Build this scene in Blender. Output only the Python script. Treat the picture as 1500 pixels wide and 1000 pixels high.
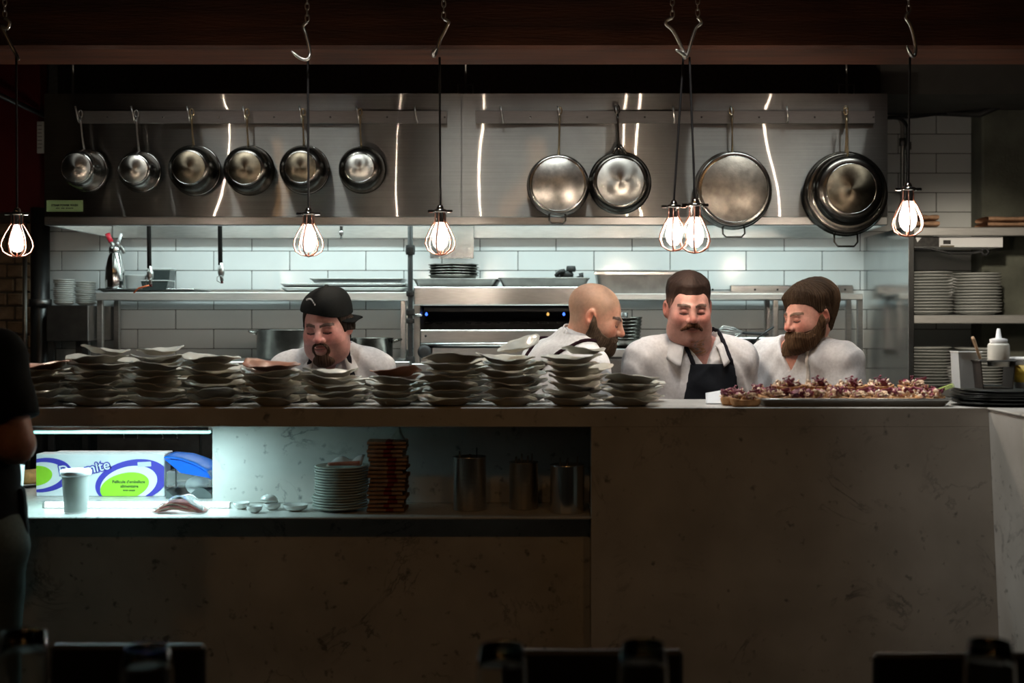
import bpy, bmesh, math, random
import numpy as np
from mathutils import Vector, Matrix, Euler

# ------------------------------------------------------------------ camera / light / world
scene = bpy.context.scene
for o in list(bpy.data.objects):
    bpy.data.objects.remove(o, do_unlink=True)
COL = scene.collection
FPX, CX, CY, CZ = 1800.0, 810.0, 470.0, 1.48      # focal length in px (1500 px wide), principal point, eye height

def wx(px, Y): return (px - CX) * Y / FPX
def wz(py, Y): return CZ - (py - CY) * Y / FPX
def sz(n, Y): return n * Y / FPX

cam_d = bpy.data.cameras.new('camera')
cam = bpy.data.objects.new('camera', cam_d)
COL.objects.link(cam)
cam.location = (0, 0, CZ)
cam.rotation_euler = (math.pi / 2, 0, 0)
cam_d.sensor_width = 36.0
cam_d.lens = FPX / 1500 * 36
cam_d.shift_x = -(CX - 750) / 1500
cam_d.shift_y = (CY - 500) / 1500
cam_d.clip_end = 60
cam_d.dof.use_dof = True
cam_d.dof.focus_distance = 4.9
cam_d.dof.aperture_fstop = 2.2
scene.camera = cam

world = bpy.data.worlds.new('dim_room'); scene.world = world
world.use_nodes = True
world.node_tree.nodes['Background'].inputs[0].default_value = (1.0, 0.8, 0.6, 1)
world.node_tree.nodes['Background'].inputs[1].default_value = 0.006

scene.view_settings.view_transform = 'Standard'
scene.view_settings.look = 'None'
scene.view_settings.gamma = 1.0
scene.view_settings.use_curve_mapping = False
scene.view_settings.exposure = 0.0

def area(name, loc, sx, sy, power, color, rot=(0, 0, 0), spread=180):
    l = bpy.data.lights.new(name, 'AREA'); l.shape = 'RECTANGLE'
    l.size, l.size_y, l.energy, l.color = sx, sy, power, color
    l.spread = math.radians(spread)
    o = bpy.data.objects.new(name, l); COL.objects.link(o)
    o.location = loc; o.rotation_euler = rot
    return o
def spot(name, loc, target, power, color, angle=60, radius=.06):
    l = bpy.data.lights.new(name, 'SPOT'); l.energy = power; l.color = color
    l.spot_size = math.radians(angle); l.spot_blend = .8; l.shadow_soft_size = radius
    o = bpy.data.objects.new(name, l); COL.objects.link(o)
    o.location = loc
    o.rotation_euler = (Vector(target) - Vector(loc)).to_track_quat('-Z', 'Y').to_euler()
    return o

COOL = (0.80, 1.0, 0.985)
# strip lights built into the canopy, above its lower lip
for k, xx in enumerate((-1.75, -.95, -.1, .95)):
    area('canopy_strip_light', (xx, 6.0, 2.28), .75, .16, 9.0, COOL)
# kitchen ceiling lights over the aisle, out of sight above the beam
for k, xx in enumerate((-1.5, -.15, 1.2)):
    area('aisle_ceiling_light', (xx, 5.05, 3.0), .9, .25, 6.5, (0.93, 1.0, 0.98), spread=105)
# ceiling spot lamps straight over the pass
for k, xx in enumerate((-1.55, -.95, -.35, .25, .8, 1.3, 1.8)):
    spot('pass_spot_lamp', (xx, 4.16, 3.22), (xx, 4.18, 1.25), 60, (.94, 1.0, 1.0), 31, .05)
# added fill lamps in front of the pass, brightening the cooks' faces
for k, (xx, tx) in enumerate(((-.75, -.83), (-.15, .18), (.45, .52), (.8, .98))):
    spot('cook_fill_lamp', (xx, 3.7, 3.2), (tx, 4.72, 1.45), 46, (1.0, .95, .91), 34, .05)
# dim warm spot lamps on the dining room ceiling
for k, (xx, tx) in enumerate(((-2.4, -1.4), (-.4, -.2), (.8, .9))):
    spot('dining_and_fill_lamp', (xx, .9, 3.1), (tx, 3.9, .7), (7.5, 8.0, 7.5)[k], (1.0, .52, .19), 75, .08)
spot('dining_and_fill_lamp', (.35, 3.82, 3.1), (1.50, 3.72, .75), 115, (1.0, .96, .88), 28, .08)  # not a dining lamp: added fill for the face of the counter return
spot('rack_fill_lamp', (1.3, 3.9, 2.46), (2.08, 6.2, 1.66), 150, (1.0, .88, .70), 28, .06)  # added lamp without a fixture, brightens the plate rack
spot('pier_fill_lamp', (-2.45, 4.9, 3.1), (-2.85, 6.45, 1.7), 14, (1.0, .72, .42), 50, .06)  # extra fill put in to lift the brick pier

# ------------------------------------------------------------------ materials
MATS = {}
def mat(name, col, rough=.5, metal=0.0, var=.12, scale=30.0, bump=0.0, bscale=None, spec=None, emit=None, estr=0, trans=0, ior=1.45, alpha=1, coat=0, subs=0, stretch=None):
    """procedural principled material: colour varied by noise, optional fine relief"""
    if name in MATS: return MATS[name]
    m = bpy.data.materials.new(name); m.use_nodes = True
    nt = m.node_tree; b = nt.nodes['Principled BSDF']
    tc = nt.nodes.new('ShaderNodeTexCoord')
    mp = nt.nodes.new('ShaderNodeMapping')
    nt.links.new(tc.outputs['Object'], mp.inputs[0])
    if stretch: mp.inputs['Scale'].default_value = stretch
    nz = nt.nodes.new('ShaderNodeTexNoise'); nz.inputs['Scale'].default_value = scale; nz.inputs['Detail'].default_value = 4
    nt.links.new(mp.outputs[0], nz.inputs['Vector'])
    rp = nt.nodes.new('ShaderNodeValToRGB')
    c = Vector(col)
    lo = [max(0, v * (1 - var)) for v in c]; hi = [min(1, v * (1 + var)) for v in c]
    rp.color_ramp.elements[0].position = .3; rp.color_ramp.elements[0].color = (*lo, 1)
    rp.color_ramp.elements[1].position = .7; rp.color_ramp.elements[1].color = (*hi, 1)
    nt.links.new(nz.outputs['Fac'], rp.inputs[0])
    nt.links.new(rp.outputs[0], b.inputs['Base Color'])
    b.inputs['Roughness'].default_value = rough
    b.inputs['Metallic'].default_value = metal
    if spec is not None: b.inputs['Specular IOR Level'].default_value = spec
    if emit:
        b.inputs['Emission Color'].default_value = (*emit, 1); b.inputs['Emission Strength'].default_value = estr
    if trans:
        b.inputs['Transmission Weight'].default_value = trans; b.inputs['IOR'].default_value = ior
    if alpha < 1: b.inputs['Alpha'].default_value = alpha
    if coat: b.inputs['Coat Weight'].default_value = coat
    if subs:
        b.inputs['Subsurface Weight'].default_value = subs
        b.inputs['Subsurface Radius'].default_value = (.01, .004, .002)
    if bump:
        n2 = nt.nodes.new('ShaderNodeTexNoise'); n2.inputs['Scale'].default_value = bscale or scale * 4; n2.inputs['Detail'].default_value = 3
        nt.links.new(mp.outputs[0], n2.inputs['Vector'])
        bp = nt.nodes.new('ShaderNodeBump'); bp.inputs['Strength'].default_value = bump; bp.inputs['Distance'].default_value = .004
        nt.links.new(n2.outputs['Fac'], bp.inputs['Height']); nt.links.new(bp.outputs[0], b.inputs['Normal'])
    MATS[name] = m
    return m

def attr_mat(name, rough=.5, subs=0.0, bump=0, bscale=300, sheen=0):
    """colour comes from the mesh's own colour attribute 'Col', broken up by fine noise"""
    if name in MATS: return MATS[name]
    m = bpy.data.materials.new(name); m.use_nodes = True
    nt = m.node_tree; b = nt.nodes['Principled BSDF']
    at = nt.nodes.new('ShaderNodeAttribute'); at.attribute_name = 'Col'
    tc = nt.nodes.new('ShaderNodeTexCoord')
    nz = nt.nodes.new('ShaderNodeTexNoise'); nz.inputs['Scale'].default_value = 90; nz.inputs['Detail'].default_value = 4
    nt.links.new(tc.outputs['Object'], nz.inputs['Vector'])
    hs = nt.nodes.new('ShaderNodeHueSaturation')
    mr = nt.nodes.new('ShaderNodeMapRange'); mr.inputs[1].default_value = .3; mr.inputs[2].default_value = .7; mr.inputs[3].default_value = .9; mr.inputs[4].default_value = 1.1
    nt.links.new(nz.outputs['Fac'], mr.inputs[0]); nt.links.new(mr.outputs[0], hs.inputs['Value'])
    nt.links.new(at.outputs['Color'], hs.inputs['Color']); nt.links.new(hs.outputs[0], b.inputs['Base Color'])
    b.inputs['Roughness'].default_value = rough
    b.inputs['Specular IOR Level'].default_value = sheen
    if subs:
        b.inputs['Subsurface Weight'].default_value = subs; b.inputs['Subsurface Radius'].default_value = (.012, .005, .003); b.inputs['Subsurface Scale'].default_value = .6
    if bump:
        n2 = nt.nodes.new('ShaderNodeTexNoise'); n2.inputs['Scale'].default_value = bscale
        nt.links.new(tc.outputs['Object'], n2.inputs['Vector'])
        bp = nt.nodes.new('ShaderNodeBump'); bp.inputs['Strength'].default_value = bump; bp.inputs['Distance'].default_value = .002
        nt.links.new(n2.outputs['Fac'], bp.inputs['Height']); nt.links.new(bp.outputs[0], b.inputs['Normal'])
    MATS[name] = m
    return m

def marble_mat():
    m = bpy.data.materials.new('veined_marble'); m.use_nodes = True
    nt = m.node_tree; b = nt.nodes['Principled BSDF']; N = nt.nodes.new; L = nt.links.new
    tc = N('ShaderNodeTexCoord')
    n1 = N('ShaderNodeTexNoise'); n1.inputs['Scale'].default_value = 3.0; n1.inputs['Detail'].default_value = 8; n1.inputs['Roughness'].default_value = .62; n1.inputs['Distortion'].default_value = .9
    L(tc.outputs['Object'], n1.inputs['Vector'])
    # veins: where warped noise crosses the middle
    ab = N('ShaderNodeMath'); ab.operation = 'SUBTRACT'; ab.inputs[1].default_value = .5; L(n1.outputs['Fac'], ab.inputs[0])
    a2 = N('ShaderNodeMath'); a2.operation = 'ABSOLUTE'; L(ab.outputs[0], a2.inputs[0])
    r1 = N('ShaderNodeValToRGB'); r1.color_ramp.elements[0].position = 0; r1.color_ramp.elements[0].color = (1, 1, 1, 1)
    r1.color_ramp.elements[1].position = .018; r1.color_ramp.elements[1].color = (0, 0, 0, 1); L(a2.outputs[0], r1.inputs[0])
    n2 = N('ShaderNodeTexNoise'); n2.inputs['Scale'].default_value = 6; n2.inputs['Detail'].default_value = 5; L(tc.outputs['Object'], n2.inputs['Vector'])
    r2 = N('ShaderNodeValToRGB'); r2.color_ramp.elements[0].position = .5; r2.color_ramp.elements[1].position = .68; L(n2.outputs['Fac'], r2.inputs[0])
    mu = N('ShaderNodeMath'); mu.operation = 'MULTIPLY'; L(r1.outputs[0], mu.inputs[0]); L(r2.outputs[0], mu.inputs[1])
    # scattered dark flecks
    n3 = N('ShaderNodeTexNoise'); n3.inputs['Scale'].default_value = 26; n3.inputs['Detail'].default_value = 4; L(tc.outputs['Object'], n3.inputs['Vector'])
    r3 = N('ShaderNodeValToRGB'); r3.color_ramp.elements[0].position = .635; r3.color_ramp.elements[1].position = .73; L(n3.outputs['Fac'], r3.inputs[0])
    mx = N('ShaderNodeMath'); mx.operation = 'MAXIMUM'; L(mu.outputs[0], mx.inputs[0]); L(r3.outputs[0], mx.inputs[1])
    base = N('ShaderNodeValToRGB'); base.color_ramp.elements[0].color = (.47, .46, .43, 1); base.color_ramp.elements[1].color = (.66, .65, .62, 1)
    base.color_ramp.elements[0].position = .3; base.color_ramp.elements[1].position = .7
    n4 = N('ShaderNodeTexNoise'); n4.inputs['Scale'].default_value = 4; n4.inputs['Detail'].default_value = 6; L(tc.outputs['Object'], n4.inputs['Vector']); L(n4.outputs['Fac'], base.inputs[0])
    mix = N('ShaderNodeMix'); mix.data_type = 'RGBA'
    sc = N('ShaderNodeMath'); sc.operation = 'MULTIPLY'; sc.inputs[1].default_value = .75; L(mx.outputs[0], sc.inputs[0])
    L(sc.outputs[0], mix.inputs['Factor']); L(base.outputs[0], mix.inputs['A']); mix.inputs['B'].default_value = (.10, .105, .11, 1)
    L(mix.outputs['Result'], b.inputs['Base Color'])
    b.inputs['Roughness'].default_value = .32
    MATS['marble'] = m
    return m

def brushed_mat(name, col, r_long, r_short, tint_scale=3, horizontal=True):
    """brushed sheet steel: two anisotropic lobes, grain along U"""
    m = bpy.data.materials.new(name); m.use_nodes = True
    nt = m.node_tree; N = nt.nodes.new; L = nt.links.new
    nt.nodes.remove(nt.nodes['Principled BSDF']); out = nt.nodes['Material Output']
    tg = N('ShaderNodeTangent'); tg.direction_type = 'UV_MAP'; tg.uv_map = 'UVMap'
    tc = N('ShaderNodeTexCoord'); mp = N('ShaderNodeMapping'); mp.inputs['Scale'].default_value = (.6, 1, 60)
    L(tc.outputs['Object'], mp.inputs[0])
    nz = N('ShaderNodeTexNoise'); nz.inputs['Scale'].default_value = 3; nz.inputs['Detail'].default_value = 6; L(mp.outputs[0], nz.inputs['Vector'])
    nb = N('ShaderNodeTexNoise'); nb.inputs['Scale'].default_value = 5; nb.inputs['Detail'].default_value = 6; nb.inputs['Roughness'].default_value = .7; L(tc.outputs['Object'], nb.inputs['Vector'])
    ad = N('ShaderNodeMath'); ad.operation = 'MULTIPLY'; L(nz.outputs['Fac'], ad.inputs[0]); L(nb.outputs['Fac'], ad.inputs[1])
    rp = N('ShaderNodeValToRGB'); rp.color_ramp.elements[0].position = .12; rp.color_ramp.elements[1].position = .42
    rp.color_ramp.elements[0].color = (*[c * .72 for c in col], 1); rp.color_ramp.elements[1].color = (*col, 1)
    L(ad.outputs[0], rp.inputs[0])
    g1 = N('ShaderNodeBsdfAnisotropic'); g1.distribution = 'GGX'
    g1.inputs['Roughness'].default_value = r_long[0]; g1.inputs['Anisotropy'].default_value = r_long[1]
    g2 = N('ShaderNodeBsdfAnisotropic'); g2.distribution = 'GGX'
    g2.inputs['Roughness'].default_value = r_short[0]; g2.inputs['Anisotropy'].default_value = r_short[1]
    for g in (g1, g2):
        L(rp.outputs[0], g.inputs['Color']); L(tg.outputs[0], g.inputs['Tangent'])
    mx = N('ShaderNodeMixShader'); mx.inputs[0].default_value = .38
    L(g1.outputs[0], mx.inputs[1]); L(g2.outputs[0], mx.inputs[2]); L(mx.outputs[0], out.inputs['Surface'])
    MATS[name] = m
    return m

marble_mat()
brushed_mat('hood_steel', (.43, .41, .38), (.14, .95), (.40, .55))
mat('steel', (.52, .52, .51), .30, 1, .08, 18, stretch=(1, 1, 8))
mat('steel_bright', (.66, .66, .65), .22, 1, .06, 18)
mat('steel_dull', (.36, .355, .34), .42, 1, .18, 14)
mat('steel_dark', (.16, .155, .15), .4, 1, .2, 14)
mat('pan_steel', (.44, .43, .41), .2, 1, .15, 25)
mat('pan_base', (.45, .40, .34), .38, 1, .3, 22, bump=.15, bscale=200)
mat('pan_base_light', (.50, .48, .44), .3, 1, .22, 40, bump=.1, bscale=260)
mat('pan_dark', (.16, .15, .135), .24, 1, .3, 25)
mat('brass_worn', (.50, .40, .25), .32, 1, .25, 40)
mat('black_iron', (.018, .018, .018), .55, .2, .3, 30, bump=.3)
mat('black_paint', (.012, .012, .012), .35, 0, .2, 30)
mat('black_rubber', (.016, .016, .017), .6, 0, .2, 60)
mat('near_black', (.010, .011, .010), .8, 0, .3, 6)
mat('tile', (.66, .68, .68), .14, 0, .05, 4, spec=.5)
mat('grout', (.055, .055, .05), .9, 0, .3, 60)
mat('brick', (.16, .10, .055), .85, 0, .35, 18, bump=.6, bscale=80)
mat('mortar', (.07, .055, .04), .95, 0, .3, 60, bump=.5)
mat('red_paint', (.085, .004, .006), .45, 0, .15, 12)
mat('beam_wood', (.075, .022, .009), .6, 0, .45, 5, bump=.4, bscale=40, stretch=(.35, 4, 4))
mat('concrete', (.11, .115, .09), .85, 0, .3, 7, bump=.5, bscale=60)
mat('plaster_dark', (.05, .048, .042), .9, 0, .2, 6)
mat('floor_stone', (.05, .045, .04), .5, 0, .3, 8)
mat('white_ceramic', (.74, .75, .73), .18, 0, .04, 12, coat=.3)
mat('grey_ceramic', (.50, .51, .49), .28, 0, .06, 12)
mat('white_plastic', (.78, .79, .80), .35, 0, .03, 12)
mat('clear_plastic', (.85, .9, .9), .12, 0, .03, 12, trans=.85, ior=1.3)
mat('cloudy_plastic', (.72, .75, .74), .35, 0, .05, 12, trans=.35, ior=1.3)
mat('paper', (.62, .65, .68), .7, 0, .04, 20)
mat('cyan_led', (.7, 1, .98), .4, emit=(.40, .95, .90), estr=2.0)
mat('white_led', (.9, 1, 1), .4, emit=(.88, 1.0, 1.0), estr=3.5)
mat('lip_steel', (.60, .59, .57), .45, .75, .08, 16, stretch=(1, 1, 10))
mat('chrome', (.75, .75, .74), .12, 1, .05, 20)
mat('hook_steel', (.82, .80, .76), .3, 1, .15, 50)

# ------------------------------------------------------------------ mesh helpers
class MB:
    def __init__(self):
        self.v, self.f, self.s = [], [], []
    def add(self, verts, faces, smooth=False):
        n = len(self.v)
        self.v += [tuple(p) for p in verts]
        self.f += [tuple(i + n for i in f) for f in faces]
        self.s += [smooth] * len(faces)
        return self
    def box(self, c, d, bev=0.0, rot=None):
        x, y, z = d[0] / 2, d[1] / 2, d[2] / 2
        if bev <= 0:
            vs = [(sx * x, sy * y, sz_ * z) for sx in (-1, 1) for sy in (-1, 1) for sz_ in (-1, 1)]
            fs = [(0, 1, 3, 2), (4, 6, 7, 5), (0, 4, 5, 1), (2, 3, 7, 6), (0, 2, 6, 4), (1, 5, 7, 3)]
        else:
            b = min(bev, x * .98, y * .98, z * .98)
            vs, idx = [], {}
            for sx in (-1, 1):
                for sy in (-1, 1):
                    for s3 in (-1, 1):
                        for ax in range(3):
                            p = [sx * (x - b), sy * (y - b), s3 * (z - b)]
                            p[ax] = (sx * x, sy * y, s3 * z)[ax]
                            idx[(sx, sy, s3, ax)] = len(vs); vs.append(tuple(p))
            fs = []
            def k(s, ax): return idx[(*s, ax)]
            for ax in range(3):
                o1, o2 = (ax + 1) % 3, (ax + 2) % 3
                for sg in (-1, 1):
                    loop = []
                    for a, c2 in ((-1, -1), (1, -1), (1, 1), (-1, 1)):
                        s = [0, 0, 0]; s[ax] = sg; s[o1] = a; s[o2] = c2
                        loop.append(k(s, ax))
                    fs.append(tuple(loop if sg > 0 else loop[::-1]))
            for ax in range(3):            # edge chamfers parallel to axis ax
                o1, o2 = (ax + 1) % 3, (ax + 2) % 3
                for a in (-1, 1):
                    for c2 in (-1, 1):
                        s0 = [0, 0, 0]; s0[o1] = a; s0[o2] = c2; s1 = list(s0); s0[ax] = -1; s1[ax] = 1
                        q = (k(s0, o1), k(s1, o1), k(s1, o2), k(s0, o2))
                        fs.append(q if a * c2 < 0 else q[::-1])
            for sx in (-1, 1):
                for sy in (-1, 1):
                    for s3 in (-1, 1):
                        q = (idx[(sx, sy, s3, 0)], idx[(sx, sy, s3, 1)], idx[(sx, sy, s3, 2)])
                        fs.append(q if sx * sy * s3 > 0 else q[::-1])
        if rot is not None:
            R = Euler(rot).to_matrix(); vs = [tuple(R @ Vector(p)) for p in vs]
        return self.add([(p[0] + c[0], p[1] + c[1], p[2] + c[2]) for p in vs], fs)
    def bb(self, x0, x1, y0, y1, z0, z1, bev=0.0):
        return self.box(((x0 + x1) / 2, (y0 + y1) / 2, (z0 + z1) / 2), (abs(x1 - x0), abs(y1 - y0), abs(z1 - z0)), bev)
    def lathe(self, prof, seg=32, M=None, smooth=True, wob=None):
        """profile of (r, z) turned about z; closed at axis when r = 0"""
        vs, fs, rings = [], [], []
        for (r, z) in prof:
            if r <= 1e-6:
                rings.append([len(vs)]); vs.append((0, 0, z))
            else:
                ring = []
                for i in range(seg):
                    a = 2 * math.pi * i / seg
                    rr, zz = (r, z) if wob is None else wob(a, r, z)
                    ring.append(len(vs)); vs.append((rr * math.cos(a), rr * math.sin(a), zz))
                rings.append(ring)
        for a, b in zip(rings[:-1], rings[1:]):
            if len(a) == 1 and len(b) == 1: continue
            for i in range(seg):
                j = (i + 1) % seg
                if len(a) == 1: fs.append((a[0], b[j], b[i]))
                elif len(b) == 1: fs.append((a[i], a[j], b[0]))
                else: fs.append((a[i], a[j], b[j], b[i]))
        if M is not None: vs = [tuple(M @ Vector(p)) for p in vs]
        return self.add(vs, fs, smooth)
    def tube(self, pts, r, seg=8, cap=True, closed=False, flat=1.0):
        pts = [Vector(p) for p in pts]; n = len(pts)
        rs = r if isinstance(r, (list, tuple)) else [r] * n
        vs, fs = [], []
        up = None
        for i, p in enumerate(pts):
            if closed: t = pts[(i + 1) % n] - pts[i - 1]
            else: t = pts[min(i + 1, n - 1)] - pts[max(i - 1, 0)]
            t = t.normalized() if t.length > 1e-9 else Vector((0, 0, 1))
            if up is None:
                up = Vector((0, 0, 1)) if abs(t.z) < .9 else Vector((1, 0, 0))
            u = (up - t * up.dot(t))
            u = u.normalized() if u.length > 1e-6 else t.orthogonal().normalized()
            w = t.cross(u); up = u
            for k in range(seg):
                a = 2 * math.pi * k / seg
                vs.append(p + (u * math.cos(a) * flat + w * math.sin(a)) * rs[i])
        m = n if closed else n - 1
        for i in range(m):
            i2 = (i + 1) % n
            for k in range(seg):
                k2 = (k + 1) % seg
                fs.append((i * seg + k, i * seg + k2, i2 * seg + k2, i2 * seg + k))
        if cap and not closed:
            fs.append(tuple(range(seg))[::-1]); fs.append(tuple((n - 1) * seg + k for k in range(seg)))
        return self.add(vs, fs, True)
    def prism(self, poly, y0, y1):
        """polygon in x,z extruded along y"""
        n = len(poly)
        vs = [(p[0], y0, p[1]) for p in poly] + [(p[0], y1, p[1]) for p in poly]
        fs = [tuple(range(n)), tuple(range(2 * n - 1, n - 1, -1))]
        fs += [(i, i + n, (i + 1) % n + n, (i + 1) % n) for i in range(n)]
        return self.add(vs, fs)
    def grid(self, nu, nv, fn, smooth=True, wrap=False):
        vs = [fn(i / (nu - (0 if wrap else 1)), j / (nv - 1)) for j in range(nv) for i in range(nu)]
        fs = []
        for j in range(nv - 1):
            for i in range(nu if wrap else nu - 1):
                i2 = (i + 1) % nu
                fs.append((j * nu + i, j * nu + i2, (j + 1) * nu + i2, (j + 1) * nu + i))
        return self.add(vs, fs, smooth)
    def sheet(self, nu, nv, fn, t=.002, smooth=True):
        """a thin sheet with real thickness along its normals"""
        g = [[Vector(fn(i / (nu - 1), j / (nv - 1))) for i in range(nu)] for j in range(nv)]
        vs = []
        for side in (1, -1):
            for j in range(nv):
                for i in range(nu):
                    a = g[j][min(i + 1, nu - 1)] - g[j][max(i - 1, 0)]; b = g[min(j + 1, nv - 1)][i] - g[max(j - 1, 0)][i]
                    nrm = a.cross(b); nrm = nrm.normalized() if nrm.length > 1e-12 else Vector((0, 0, 1))
                    vs.append(g[j][i] + nrm * t / 2 * side)
        N = nu * nv; fs = []
        for j in range(nv - 1):
            for i in range(nu - 1):
                q = (j * nu + i, j * nu + i + 1, (j + 1) * nu + i + 1, (j + 1) * nu + i)
                fs.append(q); fs.append(tuple(k + N for k in q[::-1]))
        rim = [i for i in range(nu)] + [j * nu + nu - 1 for j in range(1, nv)] + [(nv - 1) * nu + i for i in range(nu - 2, -1, -1)] + [j * nu for j in range(nv - 2, 0, -1)]
        for a, b in zip(rim, rim[1:] + rim[:1]): fs.append((a, a + N, b + N, b))
        return self.add(vs, fs, smooth)
    def mesh(self, name, material=None):
        me = bpy.data.meshes.new(name)
        me.from_pydata(self.v, [], self.f)
        me.polygons.foreach_set('use_smooth', self.s)
        if material is not None: me.materials.append(MATS[material] if isinstance(material, str) else material)
        me.validate(); me.update()
        return me
    def build(self, name, material, parent=None, loc=None, rot=None):
        o = bpy.data.objects.new(name, self.mesh(name, material)); COL.objects.link(o)
        if parent is not None: o.parent = parent
        if loc is not None: o.location = loc
        if rot is not None: o.rotation_euler = rot
        return o

def tag(o, label, cat, group=None, kind=None):
    if label: o['label'] = label
    if cat: o['category'] = cat
    if group: o['group'] = group
    if kind: o['kind'] = kind
    return o
def thing(name, label, cat, loc=(0, 0, 0), rot=(0, 0, 0), group=None):
    o = bpy.data.objects.new(name, None); COL.objects.link(o)
    o.empty_display_size = .05
    o.location = loc; o.rotation_euler = rot
    return tag(o, label, cat, group)
def struct(o):
    o['kind'] = 'structure'; return o
def inst(me, name, parent=None, loc=(0, 0, 0), rot=(0, 0, 0), scale=None):
    o = bpy.data.objects.new(name, me); COL.objects.link(o)
    o.parent = parent; o.location = loc; o.rotation_euler = rot
    if scale is not None: o.scale = scale
    return o
def dup(root, loc, rot=None, label=None, group=None):
    r = root.copy(); COL.objects.link(r); r.location = loc
    if rot is not None: r.rotation_euler = rot
    if label: r['label'] = label
    if group: r['group'] = group
    for ch in list(root.children):
        c = ch.copy(); COL.objects.link(c); c.parent = r
        for g in list(ch.children):
            d = g.copy(); COL.objects.link(d); d.parent = c
    return r
def text_mesh(body, size, ext=.0004, offset=0.0, bold=False, shear=0.0, space=1.0):
    cu = bpy.data.curves.new('lettering', 'FONT'); cu.body = body; cu.size = size; cu.extrude = ext; cu.offset = offset
    cu.align_x = 'CENTER'; cu.align_y = 'CENTER'; cu.shear = shear; cu.space_character = space; cu.resolution_u = 3
    o = bpy.data.objects.new('lettering', cu); COL.objects.link(o)
    dg = bpy.context.evaluated_depsgraph_get(); dg.update()
    me = bpy.data.meshes.new_from_object(o.evaluated_get(dg))
    bpy.data.objects.remove(o, do_unlink=True)
    return me
def put_text(body, size, material, parent, loc, rot=(math.pi / 2, 0, 0), name='lettering', **kw):
    me = text_mesh(body, size, **kw); me.materials.clear(); me.materials.append(MATS[material])
    return inst(me, name, parent, loc, rot)
# ================================================================== the setting
WY = 6.63                     # face of the tiled wall
HY = 5.73                     # face of the extraction canopy
CF, CB, CT = 3.90, 4.32, 1.205   # pass counter: front, back, top height
SH = .858                     # shelf inside the pass
PX = wx(866, CF)              # where the open shelf ends

struct(MB().bb(-5, 5, -4, 8, -.1, 0).build('floor', 'floor_stone'))
struct(MB().bb(-5, 5, -4, 8, 3.3, 3.4).build('ceiling', 'near_black'))
wall = struct(MB().bb(-4.2, 4.2, WY + .004, WY + .2, 0, 3.3).build('wall_back', 'grout'))
struct(MB().bb(-4.4, -4.2, -4, WY + .2, 0, 3.3).build('wall_left', 'plaster_dark'))
struct(MB().bb(4.2, 4.4, -4, WY + .2, 0, 3.3).build('wall_right', 'plaster_dark'))
struct(MB().bb(-4.2, 4.2, -4.2, -4, 0, 3.3).build('wall_front', 'plaster_dark'))

# white wall tiles, each its own piece
TW, TH, GX, GZ = .4065, .1018, .4105, .1053
TZ, TX = 1.857, wx(90, WY)
tile_full = MB().box((0, 0, 0), (TW, .012, TH), .002).mesh('tile', 'tile')
tile_cut = {}
xmin, xmax = wx(72, WY), wx(1441, WY)
for k in range(-7, 9):
    z0 = TZ + k * GZ
    zc = z0 + GZ / 2
    if zc > 2.71: continue
    off = TX if k % 2 else TX + GX / 2
    n0 = int((xmin - off) / GX) - 2
    for n in range(n0, n0 + 20):
        a, b = off + n * GX, off + (n + 1) * GX
        if b < xmin or a > xmax: continue
        if zc > 2.07 and b < 1.45: continue
        a2, b2 = max(a, xmin), min(b, xmax)
        if b2 - a2 < .03: continue
        if b2 - a2 > GX - .001: me, xc = tile_full, (a + b) / 2
        else:
            w = round(b2 - a2 - (GX - TW), 4)
            if w not in tile_cut: tile_cut[w] = MB().box((0, 0, 0), (w, .012, TH), .002).mesh('tile', 'tile')
            me, xc = tile_cut[w], (a2 + b2) / 2
        inst(me, 'tile', wall, (xc, WY + .006 + .0006 * math.sin(n * 7.1 + k * 3.3), zc), (0, 0, .0012 * math.sin(n * 3.7 + k * 5.1)))

# beam across the opening
bm = MB()
def beam_fn(u, v):
    a = v * 2 * math.pi
    return None
bm.bb(-4.2, 4.2, 4.62, 4.92, wz(71, 4.62), 3.3, .012)
struct(bm.build('trim_5', 'beam_wood'))
tag(MB().tube([(-3.2, 4.42, 2.78), (3.2, 4.42, 2.78)], .02, 12).build('hook_rail', 'black_iron'), 'black iron rail under the ceiling carrying the chains and hooks', 'rail')
# service soffit right of the canopy
struct(MB().bb(1.60, 4.2, 6.0, WY, wz(138, 6.0), 3.3).build('trim_1', 'plaster_dark'))
# concrete pier at the right end of the tiles
struct(MB().bb(wx(1439, 6.45), 4.2, 6.45, WY + .003, 0, 2.9, .01).build('trim_2', 'concrete'))

# brick pier at the left end of the tiles
pier_x1 = wx(46, 6.45)
pier = struct(MB().bb(-4.2, pier_x1 - .012, 6.462, WY + .003, 0, 3.3).build('trim_3', 'mortar'))
bw, bh = .083, .066
brick_m = [MB().box((0, 0, 0), (bw, .03, bh), .006).mesh('brick', 'brick') for _ in range(1)]
rnd = random.Random(5)
k = 0
zz = 1.15
while zz < 1.98:
    xo = pier_x1 - .004 - (0 if k % 2 else bw * .5)
    for j in range(4):
        inst(brick_m[0], 'brick', pier, (xo - bw / 2 - j * (bw + .008), 6.465 + rnd.uniform(-.006, .004), zz), (rnd.uniform(-.03, .03), 0, rnd.uniform(-.03, .03)), (1, 1, rnd.uniform(.93, 1.05)))
    if k % 2 == 0:
        inst(brick_m[0], 'brick', pier, (pier_x1 - .004 - bw * .2, 6.466, zz), (0, 0, 0), (.36, 1, 1))
    zz += bh + .008; k += 1
# red painted panel above the bricks
struct(MB().bb(-4.2, wx(63, 6.4), 6.36, 6.455, wz(312, 6.4), wz(60, 6.4), .004).build('trim_4', 'red_paint'))

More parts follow.
